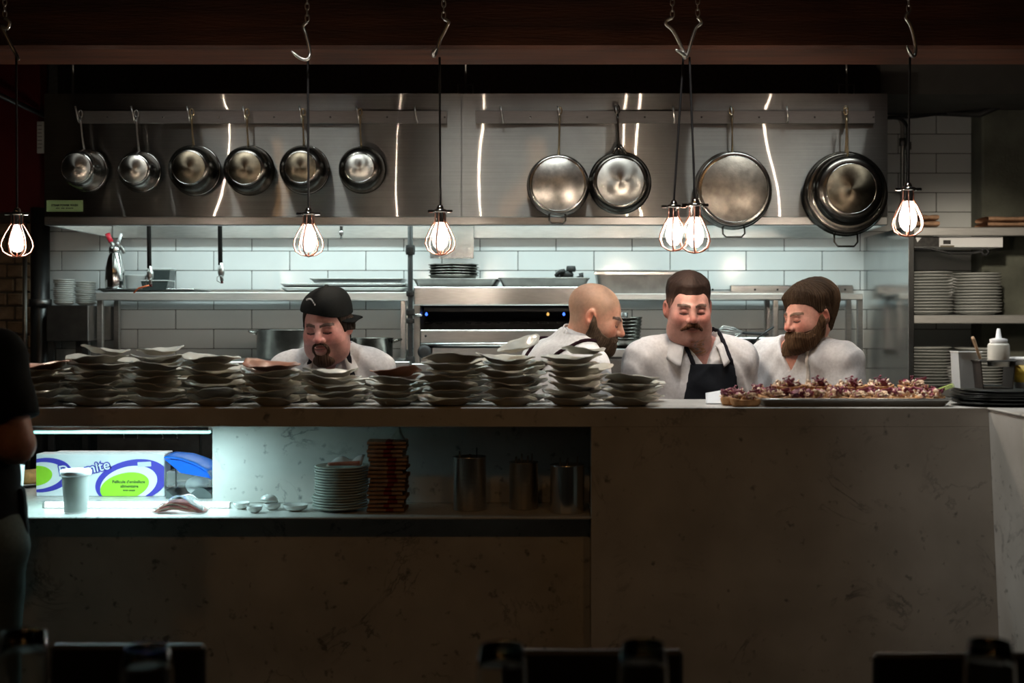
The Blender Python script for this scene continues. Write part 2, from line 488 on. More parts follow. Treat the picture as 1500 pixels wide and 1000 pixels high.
# black stack pipe with its band clamp
sp = thing('stack_pipe', 'thick black vertical pipe with a band clamp beside the brick pier', 'pipe', (wx(59, 6.3), 6.3, 0))
MB().tube([(0, 0, 0), (0, 0, wz(305, 6.3))], .047, 20).build('pipe', 'black_paint', sp)
MB().tube([(0, 0, wz(449, 6.3)), (0, 0, wz(438, 6.3))], .056, 20).build('band_clamp', 'steel_dark', sp)
cd = thing('wall_conduit', 'thin pale vertical conduit running up the brick pier', 'conduit', (wx(34, 6.40), 6.42, 0))
MB().tube([(0, 0, .0), (0, 0, 2.0)], .011, 10).build('conduit', 'steel', cd)
MB().box((0, .012, 1.3), (.045, .012, .02), .003).build('strap', 'steel_dark', cd)
tag(MB().bb(wx(-14, 6.38), wx(18, 6.38), 6.35, 6.449, wz(499, 6.38), wz(486, 6.38), .004).build('junction_box', 'black_paint'), 'black junction box on the bricks', 'box')
tag(MB().tube([(wx(-30, 6.2), 6.0, wz(120, 6.1)), (wx(10, 6.2), 6.1, wz(141, 6.15)), (wx(60, 6.2), 6.3, wz(170, 6.25))], .014, 10).build('gas_line', 'steel_dark'), 'dull pipe slanting down across the red panel', 'pipe')
lp = thing('notice_plate', 'small grey notice plate on the red panel beside the canopy', 'sign', (wx(59, 6.34), 6.345, wz(201, 6.34)))
MB().box((0, 0, 0), (.035, .012, .165), .002).build('plate', 'grey_ceramic', lp)
for i in range(7): MB().box((-.003 + .002 * (i % 2), -.0065, .06 - i * .019), (.022, .001, .004)).build('printed_line', 'steel_dark', lp)

# conduits and cable on the wall right of the canopy
for i, (dx, nm) in enumerate(((0, 'pale'), (12, 'dark'))):
    Yc = 6.58
    x1, x0 = wx(1322 + dx * .6, Yc), wx(1290, Yc)
    zt = wz(167 + (6 if i else 0), Yc)
    r = .07
    pts = [(x0, 0, zt), (x1 - r, 0, zt)] + [(x1 - r + r * math.sin(a * math.pi / 16), 0, zt - r + r * math.cos(a * math.pi / 16)) for a in range(1, 9)] + [(x1, 0, 1.30)]
    c = thing('electrical_conduit', ('pale' if i == 0 else 'dark') + ' bent conduit on the tiles right of the canopy', 'conduit', (0, Yc - .01 * i, 0))
    MB().tube(pts, .012 if i == 0 else .009, 10).build('tube', 'steel_dull' if i == 0 else 'black_iron', c)
    MB().tube([(x1, 0, zt - .13), (x1, 0, zt - .17)], .018, 12).build('coupling', 'steel_dark', c)
Yc = 6.55
pts = [(wx(1296, Yc), Yc, wz(163, Yc)), (wx(1340, Yc), Yc, wz(164, Yc)), (wx(1385, Yc), Yc, wz(165, Yc)), (wx(1436, 6.4), 6.41, wz(167, 6.4)), (wx(1470, 6.4), 6.40, wz(152, 6.4)), (wx(1520, 6.4), 6.40, wz(126, 6.4))]
tag(MB().tube(pts, .018, 10).build('cable_bundle', 'black_rubber'), 'thick black cable bundle sagging over the wall tiles and the pier', 'cable')
pts = [(wx(1296, Yc), Yc, wz(173, Yc)), (wx(1340, Yc), Yc, wz(171.5, Yc)), (wx(1370, Yc), Yc - .01, wz(168, Yc)), (wx(1400, Yc), Yc - .02, wz(167, Yc))]
tag(MB().tube(pts, .007, 8).build('cable', 'black_rubber'), 'thin black cable joining the thick bundle', 'cable')

# ================================================================== extraction canopy
HX0, HX1, HXM = wx(65, HY), wx(1300, HY), wx(676, HY)
HZ0, HZ1, HZL = wz(330, HY), wz(137, HY), wz(317, HY)
hood = thing('extraction_canopy', 'long brushed steel kitchen extraction canopy with pot rails across its front', 'hood', (0, HY, 0))
def wave(x, z, sd):
    return (.0060 * math.sin(x * 3.1 + sd) * math.sin(z * 5.2 + sd * 2.0) + .0016 * math.sin(x * 7.3 + 2 * z + sd * 3) + .0012 * math.sin(x * 5 - z * 9 + sd))
def front_panel(x0, x1, sd):
    nu, nv = 70, 26
    vs, fs = [], []
    for j in range(nv):
        for i in range(nu):
            u, v = i / (nu - 1), j / (nv - 1)
            x = x0 + u * (x1 - x0); z = HZL + v * (HZ1 - HZL)
            e = min(1, 6 * u * (1 - u) + .0) * min(1, 6 * v * (1 - v) + .25)
            vs.append((x, wave(x, z, sd) * e, z))
    for j in range(nv - 1):
        for i in range(nu - 1):
            fs.append((j * nu + i, j * nu + i + 1, (j + 1) * nu + i + 1, (j + 1) * nu + i))
    n = len(vs)
    vs += [(x0, .03, HZL), (x1, .03, HZL), (x1, .03, HZ1), (x0, .03, HZ1)]
    fs += [(n, n + 3, n + 2, n + 1)]
    m = MB().add(vs, fs, True)
    o = m.build('front_panel', 'hood_steel', hood)
    uv = o.data.uv_layers.new(name='UVMap')
    for l in o.data.loops:
        co = o.data.vertices[l.vertex_index].co
        uv.data[l.index].uv = (co.x, co.z)
    return o
front_panel(HX0, HXM - .0015, 1.3)
front_panel(HXM + .0015, HX1, 4.1)
MB().bb(HXM - .004, HXM + .004, .008, .03, HZL, HZ1).build('seam', 'steel_dark', hood)
D = WY - HY
def uvbox(name, x0, x1, y0, y1, z0, z1, bev=.002):
    o = MB().bb(x0, x1, y0, y1, z0, z1, bev).build(name, 'steel', hood); return o
uvbox('lower_lip', HX0, HX1, -.006, .05, HZ0, HZL - .001, .004)
uvbox('back_skirt', HX0 + .02, HX1, D - .07, D - .002, HZ0 - .004, HZ0 + .34)
uvbox('end_panel', HX0, HX0 + .018, .05, D - .002, HZ0, HZ1)
uvbox('end_panel', HX1 - .018, HX1, .05, D - .002, HZ0, HZ1)
uvbox('top_panel', HX0, HX1, .03, D - .002, HZ1 - .02, HZ1)
for xj in (694, 171 + 150, 1010): MB().bb(wx(xj, 6.55) - .0015, wx(xj, 6.55) + .0015, D - .072, D - .069, HZ0 - .003, HZ0 + .3).build('skirt_joint', 'steel_dark', hood)
for xx in (-1.75, -.95, -.1, .95):
    MB().bb(xx - .4, xx + .4, 6.12 - HY - .13, 6.12 - HY + .13, 2.29, 2.34, .01).build('light_fitting', 'white_plastic', hood)
# fire suppression drops under the canopy
def nozzle(px, py_end, Y, name_l, cap=True):
    t = thing('suppression_nozzle', name_l, 'nozzle', (wx(px, Y), Y, wz(py_end, Y)))
    top = HZ1 - .03 - wz(py_end, Y)
    if cap:
        MB().tube([(-.012, 0, top), (-.004, 0, .09)], .011, 10).build('drop_pipe', 'black_iron', t)
        MB().lathe([(0, .035), (.012, .035), (.016, .05), (.016, .075), (.011, .08), (.011, .1), (0, .1)], 12).build('fitting', 'steel', t)
        MB().tube([(0, 0, .04), (.004, 0, .012)], .008, 8).build('nozzle_tip', 'steel_dull', t)
        MB().tube([(.0, 0, .045), (-.02, 0, .03), (-.02, 0, .012), (.0, 0, .002)], .0018, 6).build('cap_strap', 'steel_dark', t)
        MB().tube([(.003, 0, .012), (.005, 0, 0)], .006, 8).build('cap', 'red_paint', t)
    else:
        MB().tube([(0, 0, top), (0, 0, .04)], .008, 10).build('drop_pipe', 'steel_dull', t)
        MB().lathe([(0, 0), (.006, 0), (.006, .018), (.011, .02), (.011, .034), (.008, .04), (0, .04)], 12).build('nozzle_tip', 'steel_bright', t)
    return t
nozzle(324, 415, 6.0, 'black suppression pipe dropping from the canopy in front of bare tiles')
nz = nozzle(220, 420, 6.0, 'black suppression pipe dropping to the tray with the plastic tubs')
tag(MB().tube([(wx(220, 6.0), 5.985, wz(418, 6)), (wx(213, 6), 5.98, wz(420, 6)), (wx(205, 6), 5.98, wz(422, 6)), (wx(198, 6), 5.98, wz(429, 6))], .004, 6).build('orange_cord', mat('orange', (.7, .16, .05), .5)), 'short orange cord trailing from the suppression pipe', 'cord')
nozzle(500, 350, 6.0, 'small chrome nozzle hanging just below the canopy lip', False)
# hanger rods
for px in (107, 682, 1240):
    Yr = 6.0
    rod = MB().tube([(wx(px, Yr), Yr - HY, HZ1), (wx(px, Yr), Yr - HY, 3.3)], .006, 8).build('hanger_rod', 'steel_dull', hood)
    if px > 200:
        w = sz(11, Yr); x = wx(px, Yr); zt = wz(124, Yr)
        MB().tube([(x - w, Yr - HY, HZ1), (x - w, Yr - HY, zt), (x + w, Yr - HY, zt), (x + w, Yr - HY, HZ1)], .004, 6).build('bracket', 'steel_dull', rod)
# pot rails with hooks
zr = wz(172.5, HY)
HOOKS = [120, 201, 282, 363, 445, 528, 612, 737, 820, 904, 987, 1071, 1152, 1238]
for (a, b) in ((118, 655), (697, 1280)):
    rail = MB().bb(wx(a, HY), wx(b, HY), -.02, -.014, zr - .029, zr + .029, .001).build('pot_rail', mat('rail_steel', (.42, .41, .39), .38, 1, .08, 20, stretch=(1, 1, 20)), hood)
    for hx in HOOKS:
        if a <= hx + 4 and hx - 4 <= b:
            x = wx(hx, HY)
            MB().tube([(x, -.018, zr - .02), (x, -.03, zr - .028), (x, -.045, zr - .02), (x - .004, -.052, zr + .01), (x - .01, -.056, zr + .045)], .0045, 8).build('hook', 'hook_steel', rail)
            sx_ = wx(hx + 40, HY)
            if sx_ < wx(b, HY): MB().lathe([(0, 0), (.005, 0), (.004, .003), (0, .004)], 10, Matrix.Translation((sx_, -.02, zr)) @ Matrix.Rotation(math.pi / 2, 4, 'X')).build('screw', 'steel_dark', rail)
# green sticker
st = MB().bb(wx(69, HY), wx(122, HY), -.0065, -.004, wz(310, HY), wz(293.5, HY)).build('sticker', mat('sticker_green', (.28, .42, .20), .5, 0, .05), hood)
xs, zs = wx(95.5, HY), wz(301, HY)
MB().bb(wx(71, HY), wx(120, HY), -.0068, -.0064, wz(308.6, HY), wz(308.1, HY)).bb(wx(71, HY), wx(120, HY), -.0068, -.0064, wz(295.6, HY), wz(295.1, HY)).build('sticker_border', mat('sticker_line', (.12, .24, .10), .6), st)
put_text('STEAM POWER WASH', .0125, 'near_black', st, (xs, -.007, zs + .0005), offset=.0005)
r3 = random.Random(3)
for i in range(14):
    if i in (3, 7): continue
    MB().bb(xs - .04 + i * .0058, xs - .04 + i * .0058 + .004, -.0068, -.0065, zs - .016 + r3.uniform(0, .001), zs - .0105).build('printed_mark', 'near_black', st)

# steel side panel right of the range
side = thing('steel_side_panel', 'tall polished steel partition closing the right end of the cooking line', 'partition', (wx(1265, WY), 0, 0))
MB().bb(0, .02, HY + .06, WY - .001, 0, 1.93, .002).build('sheet', mat('panel_steel', (.50, .53, .53), .16, 1, .1, 5), side)
MB().bb(-.003, .024, HY + .052, HY + .062, 0, 1.93, .002).build('edge_trim', 'steel_bright', side)

# ================================================================== pass counter
pc = thing('pass_counter', 'long veined marble pass counter with an open lit shelf in its front', 'counter', (0, CF, 0))
YB = CB - CF
def cpart(name, *a, bev=.003, m='marble'):
    return MB().bb(*a, bev).build(name, m, pc)
cpart('top_slab', -2.6, 3.0, 0, YB, 1.144, CT, bev=.0015)
cpart('front_panel', PX, 1.7, 0, .12, 0, 1.1439, bev=.0005)
cpart('lower_panel', -2.6, PX - .0005, .10, .13, 0, SH - .009, bev=.001)
cpart('open_shelf', -2.6, PX - .0005, 0, .40, SH - .008, SH, bev=.003)
cpart('prep_ledge', -2.6, wx(311, 4.2), .4005, .95, SH - .008, SH, bev=.001)
cpart('shelf_back_panel', wx(311, 4.2), PX + .10, .30, .33, SH + .0005, 1.1435, bev=.002)
cpart('inner_panel', PX + .0005, 3.0, .30, .33, 0, 1.1435)
# shelf lighting
Yl = 4.0
led = MB().bb(wx(20, Yl), wx(309, Yl), Yl - CF - .014, Yl - CF + .014, 1.1215, 1.143, .004).build('shelf_light', 'steel_bright', pc)
MB().bb(wx(22, Yl), wx(308, Yl), Yl - CF - .011, Yl - CF + .011, 1.1145, 1.121, .002).build('light_diffuser', 'cyan_led', led)
Yl = 4.08
led2 = MB().bb(wx(62, Yl), wx(337, Yl), Yl - CF - .003, Yl - CF + .012, SH + .0005, SH + .020, .002).build('edge_light', 'steel', pc)
MB().bb(wx(66, Yl), wx(336, Yl), Yl - CF - .0035, Yl - CF + .008, SH + .0035, SH + .0215, .001).build('light_diffuser', 'white_led', led2)
area('shelf_light', (wx(170, 4.0), 4.0, 1.112), .6, .02, 5.2, (.62, .96, 1.0))
# counter return at the right, running forward, its face leaning a little
rt = thing('counter_return', 'pale marble counter return running forward from the pass', 'counter', (0, 2.6, 0))
MB().prism([(1.382, 1.199), (1.424, .28), (1.436, 0), (3.0, 0), (3.0, 1.199)][::-1], 0, 1.299).build('return_panel', 'marble', rt)
MB().bb(1.376, 3.0, 0, 1.2985, 1.1995, CT + .001, .002).build('return_top', 'marble', rt)
# ================================================================== hanging pots and pans
def radial_base(parent, r, y, material, spokes=True):
    MB().lathe([(0, 0), (r * .97, 0), (r, -.002), (r, -.006), (0, -.006)], 40, Matrix.Translation((0, y, 0)) @ Matrix.Rotation(math.pi / 2, 4, 'X')).build('base_disc', material, parent)

def spun_mat(name, c1, c2, rough, ns):
    """spun metal base: sectors of slightly different sheen around the centre"""
    m = bpy.data.materials.new(name); m.use_nodes = True; nt = m.node_tree; b = nt.nodes['Principled BSDF']; N = nt.nodes.new; L = nt.links.new
    tc = N('ShaderNodeTexCoord'); tg = N('ShaderNodeTangent'); tg.direction_type = 'RADIAL'; tg.axis = 'Y'
    nz = N('ShaderNodeTexNoise'); nz.inputs['Scale'].default_value = 30; nz.inputs['Detail'].default_value = 5; L(tc.outputs['Object'], nz.inputs['Vector'])
    rp = N('ShaderNodeValToRGB'); rp.color_ramp.elements[0].color = (*c1, 1); rp.color_ramp.elements[1].color = (*c2, 1)
    rp.color_ramp.elements[0].position = .3; rp.color_ramp.elements[1].position = .7
    L(nz.outputs['Fac'], rp.inputs[0]); L(rp.outputs[0], b.inputs['Base Color'])
    b.inputs['Metallic'].default_value = 1; b.inputs['Roughness'].default_value = rough; b.inputs['Anisotropic'].default_value = .85
    L(tg.outputs[0], b.inputs['Tangent'])
    MATS[name] = m
spun_mat('spun_base', (.42, .39, .34), (.55, .52, .47), .36, 8)
spun_mat('spun_light', (.48, .46, .42), (.64, .62, .57), .38, 8)
spun_mat('spun_dark', (.13, .105, .075), (.23, .19, .135), .42, 8)

def handle_up(parent, r_rim, top, yw, material, wide=.011, fork=False):
    """long handle from the rim up to the hook with an eye at its end"""
    z0, z1 = r_rim - .004, top
    n = 9
    pts = [(0, yw - .012 + .010 * math.sin(math.pi * i / (n - 1)) * -1, z0 + (z1 - z0) * i / (n - 1)) for i in range(n)]
    rs = [wide * (1.0 - .35 * math.sin(math.pi * min(1, i / (n - 1) * 1.1))) for i in range(n)]
    h = MB().tube(pts[:-1], rs[:-1], 10, flat=.55).build('handle', material, parent)
    zc = z1 - .003
    ring = [(math.cos(a * math.pi / 8) * wide * .85, yw - .014, zc + math.sin(a * math.pi / 8) * wide * 1.5) for a in range(16)]
    MB().tube(ring, wide * .33, 8, closed=True).build('hanging_eye', material, h)
    for s in (-1, 1):
        if fork:
            MB().tube([(s * .004, yw - .018, z0 + .035), (s * .022, yw - .02, z0 + .010), (s * .034, yw - .02, z0 - .012)], [.009, .007, .005], 8).build('fork', material, h)
        MB().lathe([(0, 0), (.006, 0), (.0055, .003), (.003, .005), (0, .0055)], 10, Matrix.Translation((s * .010, yw - .018, z0 - .008)) @ Matrix.Rotation(math.pi / 2, 4, 'X')).build('rivet', 'chrome', h)
    return h

def vessel(name, label, cat, rim_px, dia_px, base_px, depth, handle_top, body, base, kind='pot', helper=False, hook_x=None, group=None, fork=False, tilt=(0, 0), y_off=0.0, handle_mat='brass_worn'):
    Y = HY - .032 - y_off
    R, r = sz(dia_px, Y) / 2, sz(base_px, Y - depth) / 2
    c = (wx(rim_px[0], Y), Y, wz(rim_px[1], Y))
    hk = min(HOOKS, key=lambda q: abs(q - rim_px[0]))
    t = thing(name, label, cat, c, (tilt[0], math.atan2(hk - rim_px[0], rim_px[1] - handle_top), tilt[1]), group)
    MX = Matrix.Rotation(math.pi / 2, 4, 'X')          # local z of the profile -> -y (towards the dining room)
    d = depth
    if kind == 'pot':
        prof = [(R - .003, .004), (R + .004, 0), (R + .0045, .003), (R, .006), (R * .995, d * .35), (R * .95, d * .62), (max(r * 1.16, R * .83), d * .86), (r * 1.07, d * .96), (r, d), (0, d)]
        inner = [(0, d - .004), (r - .002, d - .004), (R * .93, d * .6), (R - .003, .004)]
    elif kind == 'straight':
        prof = [(R - .003, .004), (R + .004, 0), (R + .0045, .003), (R, .006), (R * .98, d * .5), (R * .96, d * .93), (R * .93, d * .985), (r * .97, d), (0, d)]
        inner = [(0, d - .004), (R * .91, d - .004), (R * .96, d * .5), (R - .003, .004)]
    else:
        prof = [(R - .003, .004), (R + .005, 0), (R + .0055, .003), (R, .006), (R * .985, d * .3), (R * .94, d * .7), (r + (R - r) * .4, d * .93), (r, d), (0, d)]
        inner = [(0, d - .004), (r - .002, d - .004), (R * .93, d * .6), (R - .003, .004)]
    MB().lathe(inner + prof[1:], 48, MX).build('body', body, t)
    if kind == 'pot' and d > .1:
        MB().tube([(R * math.cos(a * math.pi / 16), -.012, R * math.sin(a * math.pi / 16)) for a in range(32)], .0022, 6, closed=True).build('rim_bead', 'chrome', t)
    rb = r * (.96 if kind != 'straight' else .93)
    o = MB().lathe([(0, d + .003), (rb * .98, d + .003), (rb, d + .001), (rb, d - .002), (0, d - .002)], 48, MX).build('base_disc', base, t)
    MB().tube([(rb * 1.0 * math.cos(a * math.pi / 20), -d - .0015, rb * math.sin(a * math.pi / 20)) for a in range(40)], .0016, 6, closed=True).build('base_ring', 'chrome', t)
    handle_up(t, R, wz(handle_top, Y) - c[2], 0.0, handle_mat, fork=fork, wide=.0125 if fork else .0105)
    if helper:
        w = sz(helper[0], Y) / 2; L_ = sz(helper[1], Y)
        hp = MB().tube([(-w, -.012, -R + .008), (-w, -.016, -R - L_ * .6), (-w * .7, -.017, -R - L_), (w * .7, -.017, -R - L_), (w, -.016, -R - L_ * .6), (w, -.012, -R + .008)], .0045, 8).build('helper_handle', body, t)
        for s in (-1, 1): MB().lathe([(0, 0), (.006, 0), (.004, .004), (0, .005)], 10, Matrix.Translation((s * w, -.02, -R + .014)) @ MX).build('rivet', 'chrome', hp)
    return t

vessel('saucepan', 'polished deep saucepan with a bright base, hanging above the green sticker', 'saucepan', (128, 250), 60, 45, .125, 166, 'pan_steel', 'spun_base', 'pot', tilt=(.02, -.03), handle_mat='steel')
vessel('saucepan', 'smallest polished saucepan hanging on the rail, bright base', 'saucepan', (207, 252), 58, 43, .105, 166, 'pan_steel', 'spun_base', 'pot', handle_mat='steel')
vessel('saucepan', 'large dark round-bottomed saucepan with a yellowed handle, third from the sticker end of the rail', 'saucepan', (287, 250), 72, 50, .115, 164, 'pan_dark', 'spun_dark', 'pot')
vessel('saucepan', 'dark round-bottomed saucepan hanging fourth from the sticker end of the rail', 'saucepan', (366, 250), 71, 50, .10, 164, 'pan_dark', 'spun_dark', 'pot')
vessel('saucepan', 'dark saucepan hanging behind the cord of a pendant lamp', 'saucepan', (447, 249), 70, 47, .105, 164, 'pan_dark', 'spun_dark', 'pot')
vessel('saucepan', 'saucepan with a pale grey base hanging last of the six saucepans', 'saucepan', (531, 249), 67, 44, .09, 164, 'pan_dark', 'spun_light', 'pot')
vessel('saute_pan', 'flat grey saute pan with a small loop handle at its lower rim', 'pan', (817.5, 272), 89, 83, .058, 162, 'pan_steel', 'pan_base_light', 'straight', helper=(24, 11))
vessel('frying_pan', 'black rimmed frying pan with a shiny spun base and forked handle', 'pan', (908, 268), 89, 72, .055, 160, 'pan_dark', 'spun_light', 'skillet', fork=True, handle_mat='pan_dark')
vessel('saute_pan', 'wide brown-stained saute pan with a loop handle, hanging beside the paired lamps', 'pan', (1073, 279), 113, 104, .06, 162, 'pan_steel', 'pan_base', 'straight', helper=(32, 12))
vessel('saute_pan', 'widest dark saute pan hanging behind a smaller pan at the end of the rail', 'pan', (1238, 284), 122, 112, .05, 160, 'pan_dark', 'pan_base', 'straight', helper=(34, 16))
vessel('frying_pan', 'dark frying pan with a cross mark on its base nested over the widest pan', 'pan', (1243, 278), 102, 76, .052, 163, 'pan_dark', 'spun_dark', 'skillet', y_off=.060)

# ================================================================== pendant lamps, chains and hooks
PY = 4.46
cage_m = mat('cage_copper', (.62, .30, .22), .35, .9, .15, 40)
def glow_mat():
    m = bpy.data.materials.new('glowing_glass'); m.use_nodes = True; nt = m.node_tree
    nt.nodes.remove(nt.nodes['Principled BSDF'])
    tc = nt.nodes.new('ShaderNodeTexCoord'); nz = nt.nodes.new('ShaderNodeTexNoise'); nz.inputs['Scale'].default_value = 20
    nt.links.new(tc.outputs['Object'], nz.inputs['Vector'])
    rp = nt.nodes.new('ShaderNodeValToRGB'); rp.color_ramp.elements[0].color = (1, .84, .72, 1); rp.color_ramp.elements[1].color = (1, .90, .82, 1)
    nt.links.new(nz.outputs['Fac'], rp.inputs[0])
    e = nt.nodes.new('ShaderNodeEmission'); e.inputs['Strength'].default_value = 5.0; nt.links.new(rp.outputs[0], e.inputs['Color'])
    tr = nt.nodes.new('ShaderNodeBsdfTransparent'); mx = nt.nodes.new('ShaderNodeMixShader'); mx.inputs[0].default_value = .35
    nt.links.new(tr.outputs[0], mx.inputs[1]); nt.links.new(e.outputs[0], mx.inputs[2]); nt.links.new(mx.outputs[0], nt.nodes['Material Output'].inputs['Surface'])
    return m
bulb_m = glow_mat()
fil_m = mat('filament', (1, .9, .8), .4, emit=(1.0, .83, .66), estr=1800)
def pendant(px, py_top, py_bot, cord_top, label):
    s = sz(py_bot - py_top, PY) / .178
    x, zb = wx(px, PY), wz(py_bot, PY)
    t = thing('caged_pendant_lamp', label, 'lamp', (x, PY, zb))
    def L(pr): return [(r * s, z * s) for r, z in pr]
    MB().lathe(L([(0, .176), (.008, .175), (.013, .166), (.013, .160)]), 16).build('cord_grip', 'chrome', t)
    MB().lathe(L([(0, .160), (.021, .160), (.022, .152), (.018, .150), (.018, .118), (.016, .114), (0, .114)]), 20).build('socket', 'black_paint', t)
    cl = MB().lathe(L([(.018, .158), (.024, .158), (.024, .148), (.018, .148)]), 20).build('clamp_ring', 'chrome', t)
    for q in (-1, 1): MB().box((q * .033 * s, -.004, .153 * s), (.02 * s, .006, .010 * s), .002).build('clamp_tab', 'chrome', cl)
    b = MB().lathe(L([(0, .018), (.012, .020), (.024, .034), (.0290, .054), (.027, .074), (.021, .093), (.0165, .108), (.015, .118)]), 24).build('bulb', bulb_m, t)
    MB().tube([(0, 0, .040 * s), (0, 0, .092 * s)], .0042, 8).build('filament', fil_m, b)
    MB().tube([(0, 0, .020 * s), (0, 0, .002 * s)], .0026 * s, 6).build('cage_stem', cage_m, t)
    cg = None
    for k in range(6):
        a = k * math.pi / 3 + .35
        prof = [(.017, .150), (.019, .120), (.036, .090), (.050, .060), (.0535, .040), (.046, .019), (.026, .006), (.0, .001)]
        MB().tube([(r * s * math.cos(a), r * s * math.sin(a), z * s) for r, z in prof], .0026 * s, 6).build('cage_wire', cage_m, t)
    zt = wz(cord_top[1], PY) - zb; xt = wx(cord_top[0], PY) - x
    n = 8
    MB().tube([(xt * (i / n), 0, .174 * s + (zt - .174 * s) * i / n) for i in range(n + 1)], .0042, 8).build('cord', 'black_rubber', t)
    return t
pendant(25, 303, 377, (24, 80), 'lit bulb in a copper wire cage hanging beside the brick pier')
pendant(452, 303, 376, (451, 86), 'lit bulb in a copper wire cage hanging over the cook in the black cap')
pendant(645, 299, 374, (644, 84), 'lit bulb in a copper wire cage hanging before the small steel wall plate')
pendant(987, 292, 368, (1001, 84), 'caged bulb of the touching pair, the one toward the forked frying pan')
pendant(1018, 289, 371, (1010, 84), 'caged bulb of the touching pair, the one toward the brown-stained pan')
pendant(1330, 266, 347, (1333, 84), 'lit bulb in a copper wire cage hanging before the steel side panel and plate shelves')

def link_ring(w, h, r):
    pts = []
    for k in range(16):
        a = 2 * math.pi * k / 16
        pts.append((w * math.cos(a), 0, h * math.sin(a)))
    return MB().tube(pts, r, 6, closed=True)
link_me = link_ring(.007, .014, .0022).mesh('chain_link', 'hook_steel')
def chain_hook(pts_px, label, flip=1, bright=True):
    """a bent steel hook and the chain links above it, hanging from the rail"""
    p0 = pts_px[0]
    Y = 4.42
    base = (wx(p0[0], Y), Y, wz(p0[1], Y))
    t = thing('chain_hook', label, 'hook', base)
    pts = [(wx(a, Y) - base[0], dy, wz(b, Y) - base[2]) for (a, b, dy) in pts_px]
    # round the polyline
    sm = []
    for i in range(len(pts) - 1):
        for q in range(4):
            u = q / 4
            P0 = Vector(pts[max(i - 1, 0)]); P1 = Vector(pts[i]); P2 = Vector(pts[i + 1]); P3 = Vector(pts[min(i + 2, len(pts) - 1)])
            sm.append(.5 * ((2 * P1) + (P2 - P0) * u + (2 * P0 - 5 * P1 + 4 * P2 - P3) * u * u + (3 * P1 - P0 - 3 * P2 + P3) * u ** 3))
    sm.append(Vector(pts[-1]))
    n = len(sm)
    MB().tube(sm, [.0064] * (n - 4) + [.0064, .0056, .0042, .002], 8).build('hook', 'hook_steel', t)
    zt = 2.78 - .02 - base[2]
    z = .006; k = 0
    while z < zt:
        inst(link_me, 'chain_link', t, (0, 0, z + .008), (0, 0, math.pi / 2 * (k % 2)))
        z += .021; k += 1
    return t
chain_hook([(450, 32, 0), (444, 38, .004), (448, 50, 0), (452, 66, 0), (454, 80, 0), (450, 88, -.01), (440, 86, -.015), (428, 76, -.02)], 'steel hook whose point swings away from the paired hooks, over the cook in the cap')
chain_hook([(650, 28, 0), (657, 32, 0), (653, 42, 0), (645, 58, 0), (641, 72, 0), (637, 84, -.02), (636, 80, -.035), (641, 74, -.045)], 'slender steel hook with a foreshortened tip hanging before the wooden beam')
chain_hook([(985, 26, 0), (977, 30, 0), (976, 36, 0), (985, 44, 0), (994, 60, 0), (1001, 76, 0), (1003, 84, -.01), (998, 80, -.02), (988, 75, -.03)], 'steel hook of the crossing pair with its eye turned toward the slender hook')
chain_hook([(1022, 24, 0.01), (1028, 32, .012), (1020, 40, .012), (1014, 56, .01), (1009, 74, .01), (1004, 84, .008), (1001, 80, -.004), (1000, 76, -.012)], 'steel hook of the crossing pair leaning the other way')
chain_hook([(1331, 18, 0), (1327, 26, 0), (1333, 36, 0), (1338, 52, 0), (1341, 70, 0), (1339, 82, -.006), (1332, 82, -.02), (1324, 70, -.035)], 'steel hook with a broad bright tip over the lamp by the side panel')
chain_hook([(7, 26, 0), (14, 32, 0), (11, 42, 0), (3, 38, 0), (8, 50, 0), (16, 66, 0), (24, 80, 0), (30, 89, -.01)], 'straight slanting steel hook over the lamp by the brick pier')

# ================================================================== cooking line
COOK = 1.285                        # raised cooking surface
def unit(name, label, cat, x0, x1, y0, y1, z1, body='steel_dull', doors=2):
    t = thing(name, label, cat, ((x0 + x1) / 2, y0, 0))
    w = x1 - x0
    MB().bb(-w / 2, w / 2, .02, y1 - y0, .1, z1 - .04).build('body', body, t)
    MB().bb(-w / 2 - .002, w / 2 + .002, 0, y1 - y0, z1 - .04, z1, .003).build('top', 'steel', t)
    for k in range(doors):
        a = -w / 2 + w * k / doors + .006; b = -w / 2 + w * (k + 1) / doors - .006
        d = MB().bb(a, b, 0, .02, .14, z1 - .30, .003).build('door', body, t)
        MB().tube([(a + .05, -.028, z1 - .34), (b - .05, -.028, z1 - .34)], .007, 8).build('handle', 'steel_bright', d)
        for q in (a + .06, b - .06): MB().tube([(q, -.028, z1 - .34), (q, .002, z1 - .34)], .005, 8).build('handle_post', 'steel', d)
        p = MB().bb(a, b, .002, .02, z1 - .29, z1 - .05, .003).build('control_panel', 'steel_dark', t)
        for q in range(3):
            xk = a + (b - a) * (q + .5) / 3
            MB().lathe([(0, .03), (.018, .03), (.022, .006), (.022, 0), (0, 0)], 14, Matrix.Translation((xk, 0, z1 - .17)) @ Matrix.Rotation(math.pi / 2, 4, 'X')).build('knob', 'black_rubber', p)
    for q in (-w / 2 + .05, w / 2 - .05): MB().tube([(q, .1, 0), (q, .1, .1)], .02, 10).build('foot', 'steel_dark', t)
    return t
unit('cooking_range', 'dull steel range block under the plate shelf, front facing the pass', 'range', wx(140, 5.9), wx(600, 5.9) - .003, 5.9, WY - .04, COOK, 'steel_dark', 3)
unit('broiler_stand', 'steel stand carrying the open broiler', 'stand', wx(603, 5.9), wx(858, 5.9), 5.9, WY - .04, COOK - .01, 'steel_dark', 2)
unit('work_table', 'steel work table with the bowl stack, right of the broiler', 'table', wx(860, 5.9), wx(1128, 5.9), 5.9, WY - .04, wz(511, 5.9), 'steel_dark', 2)
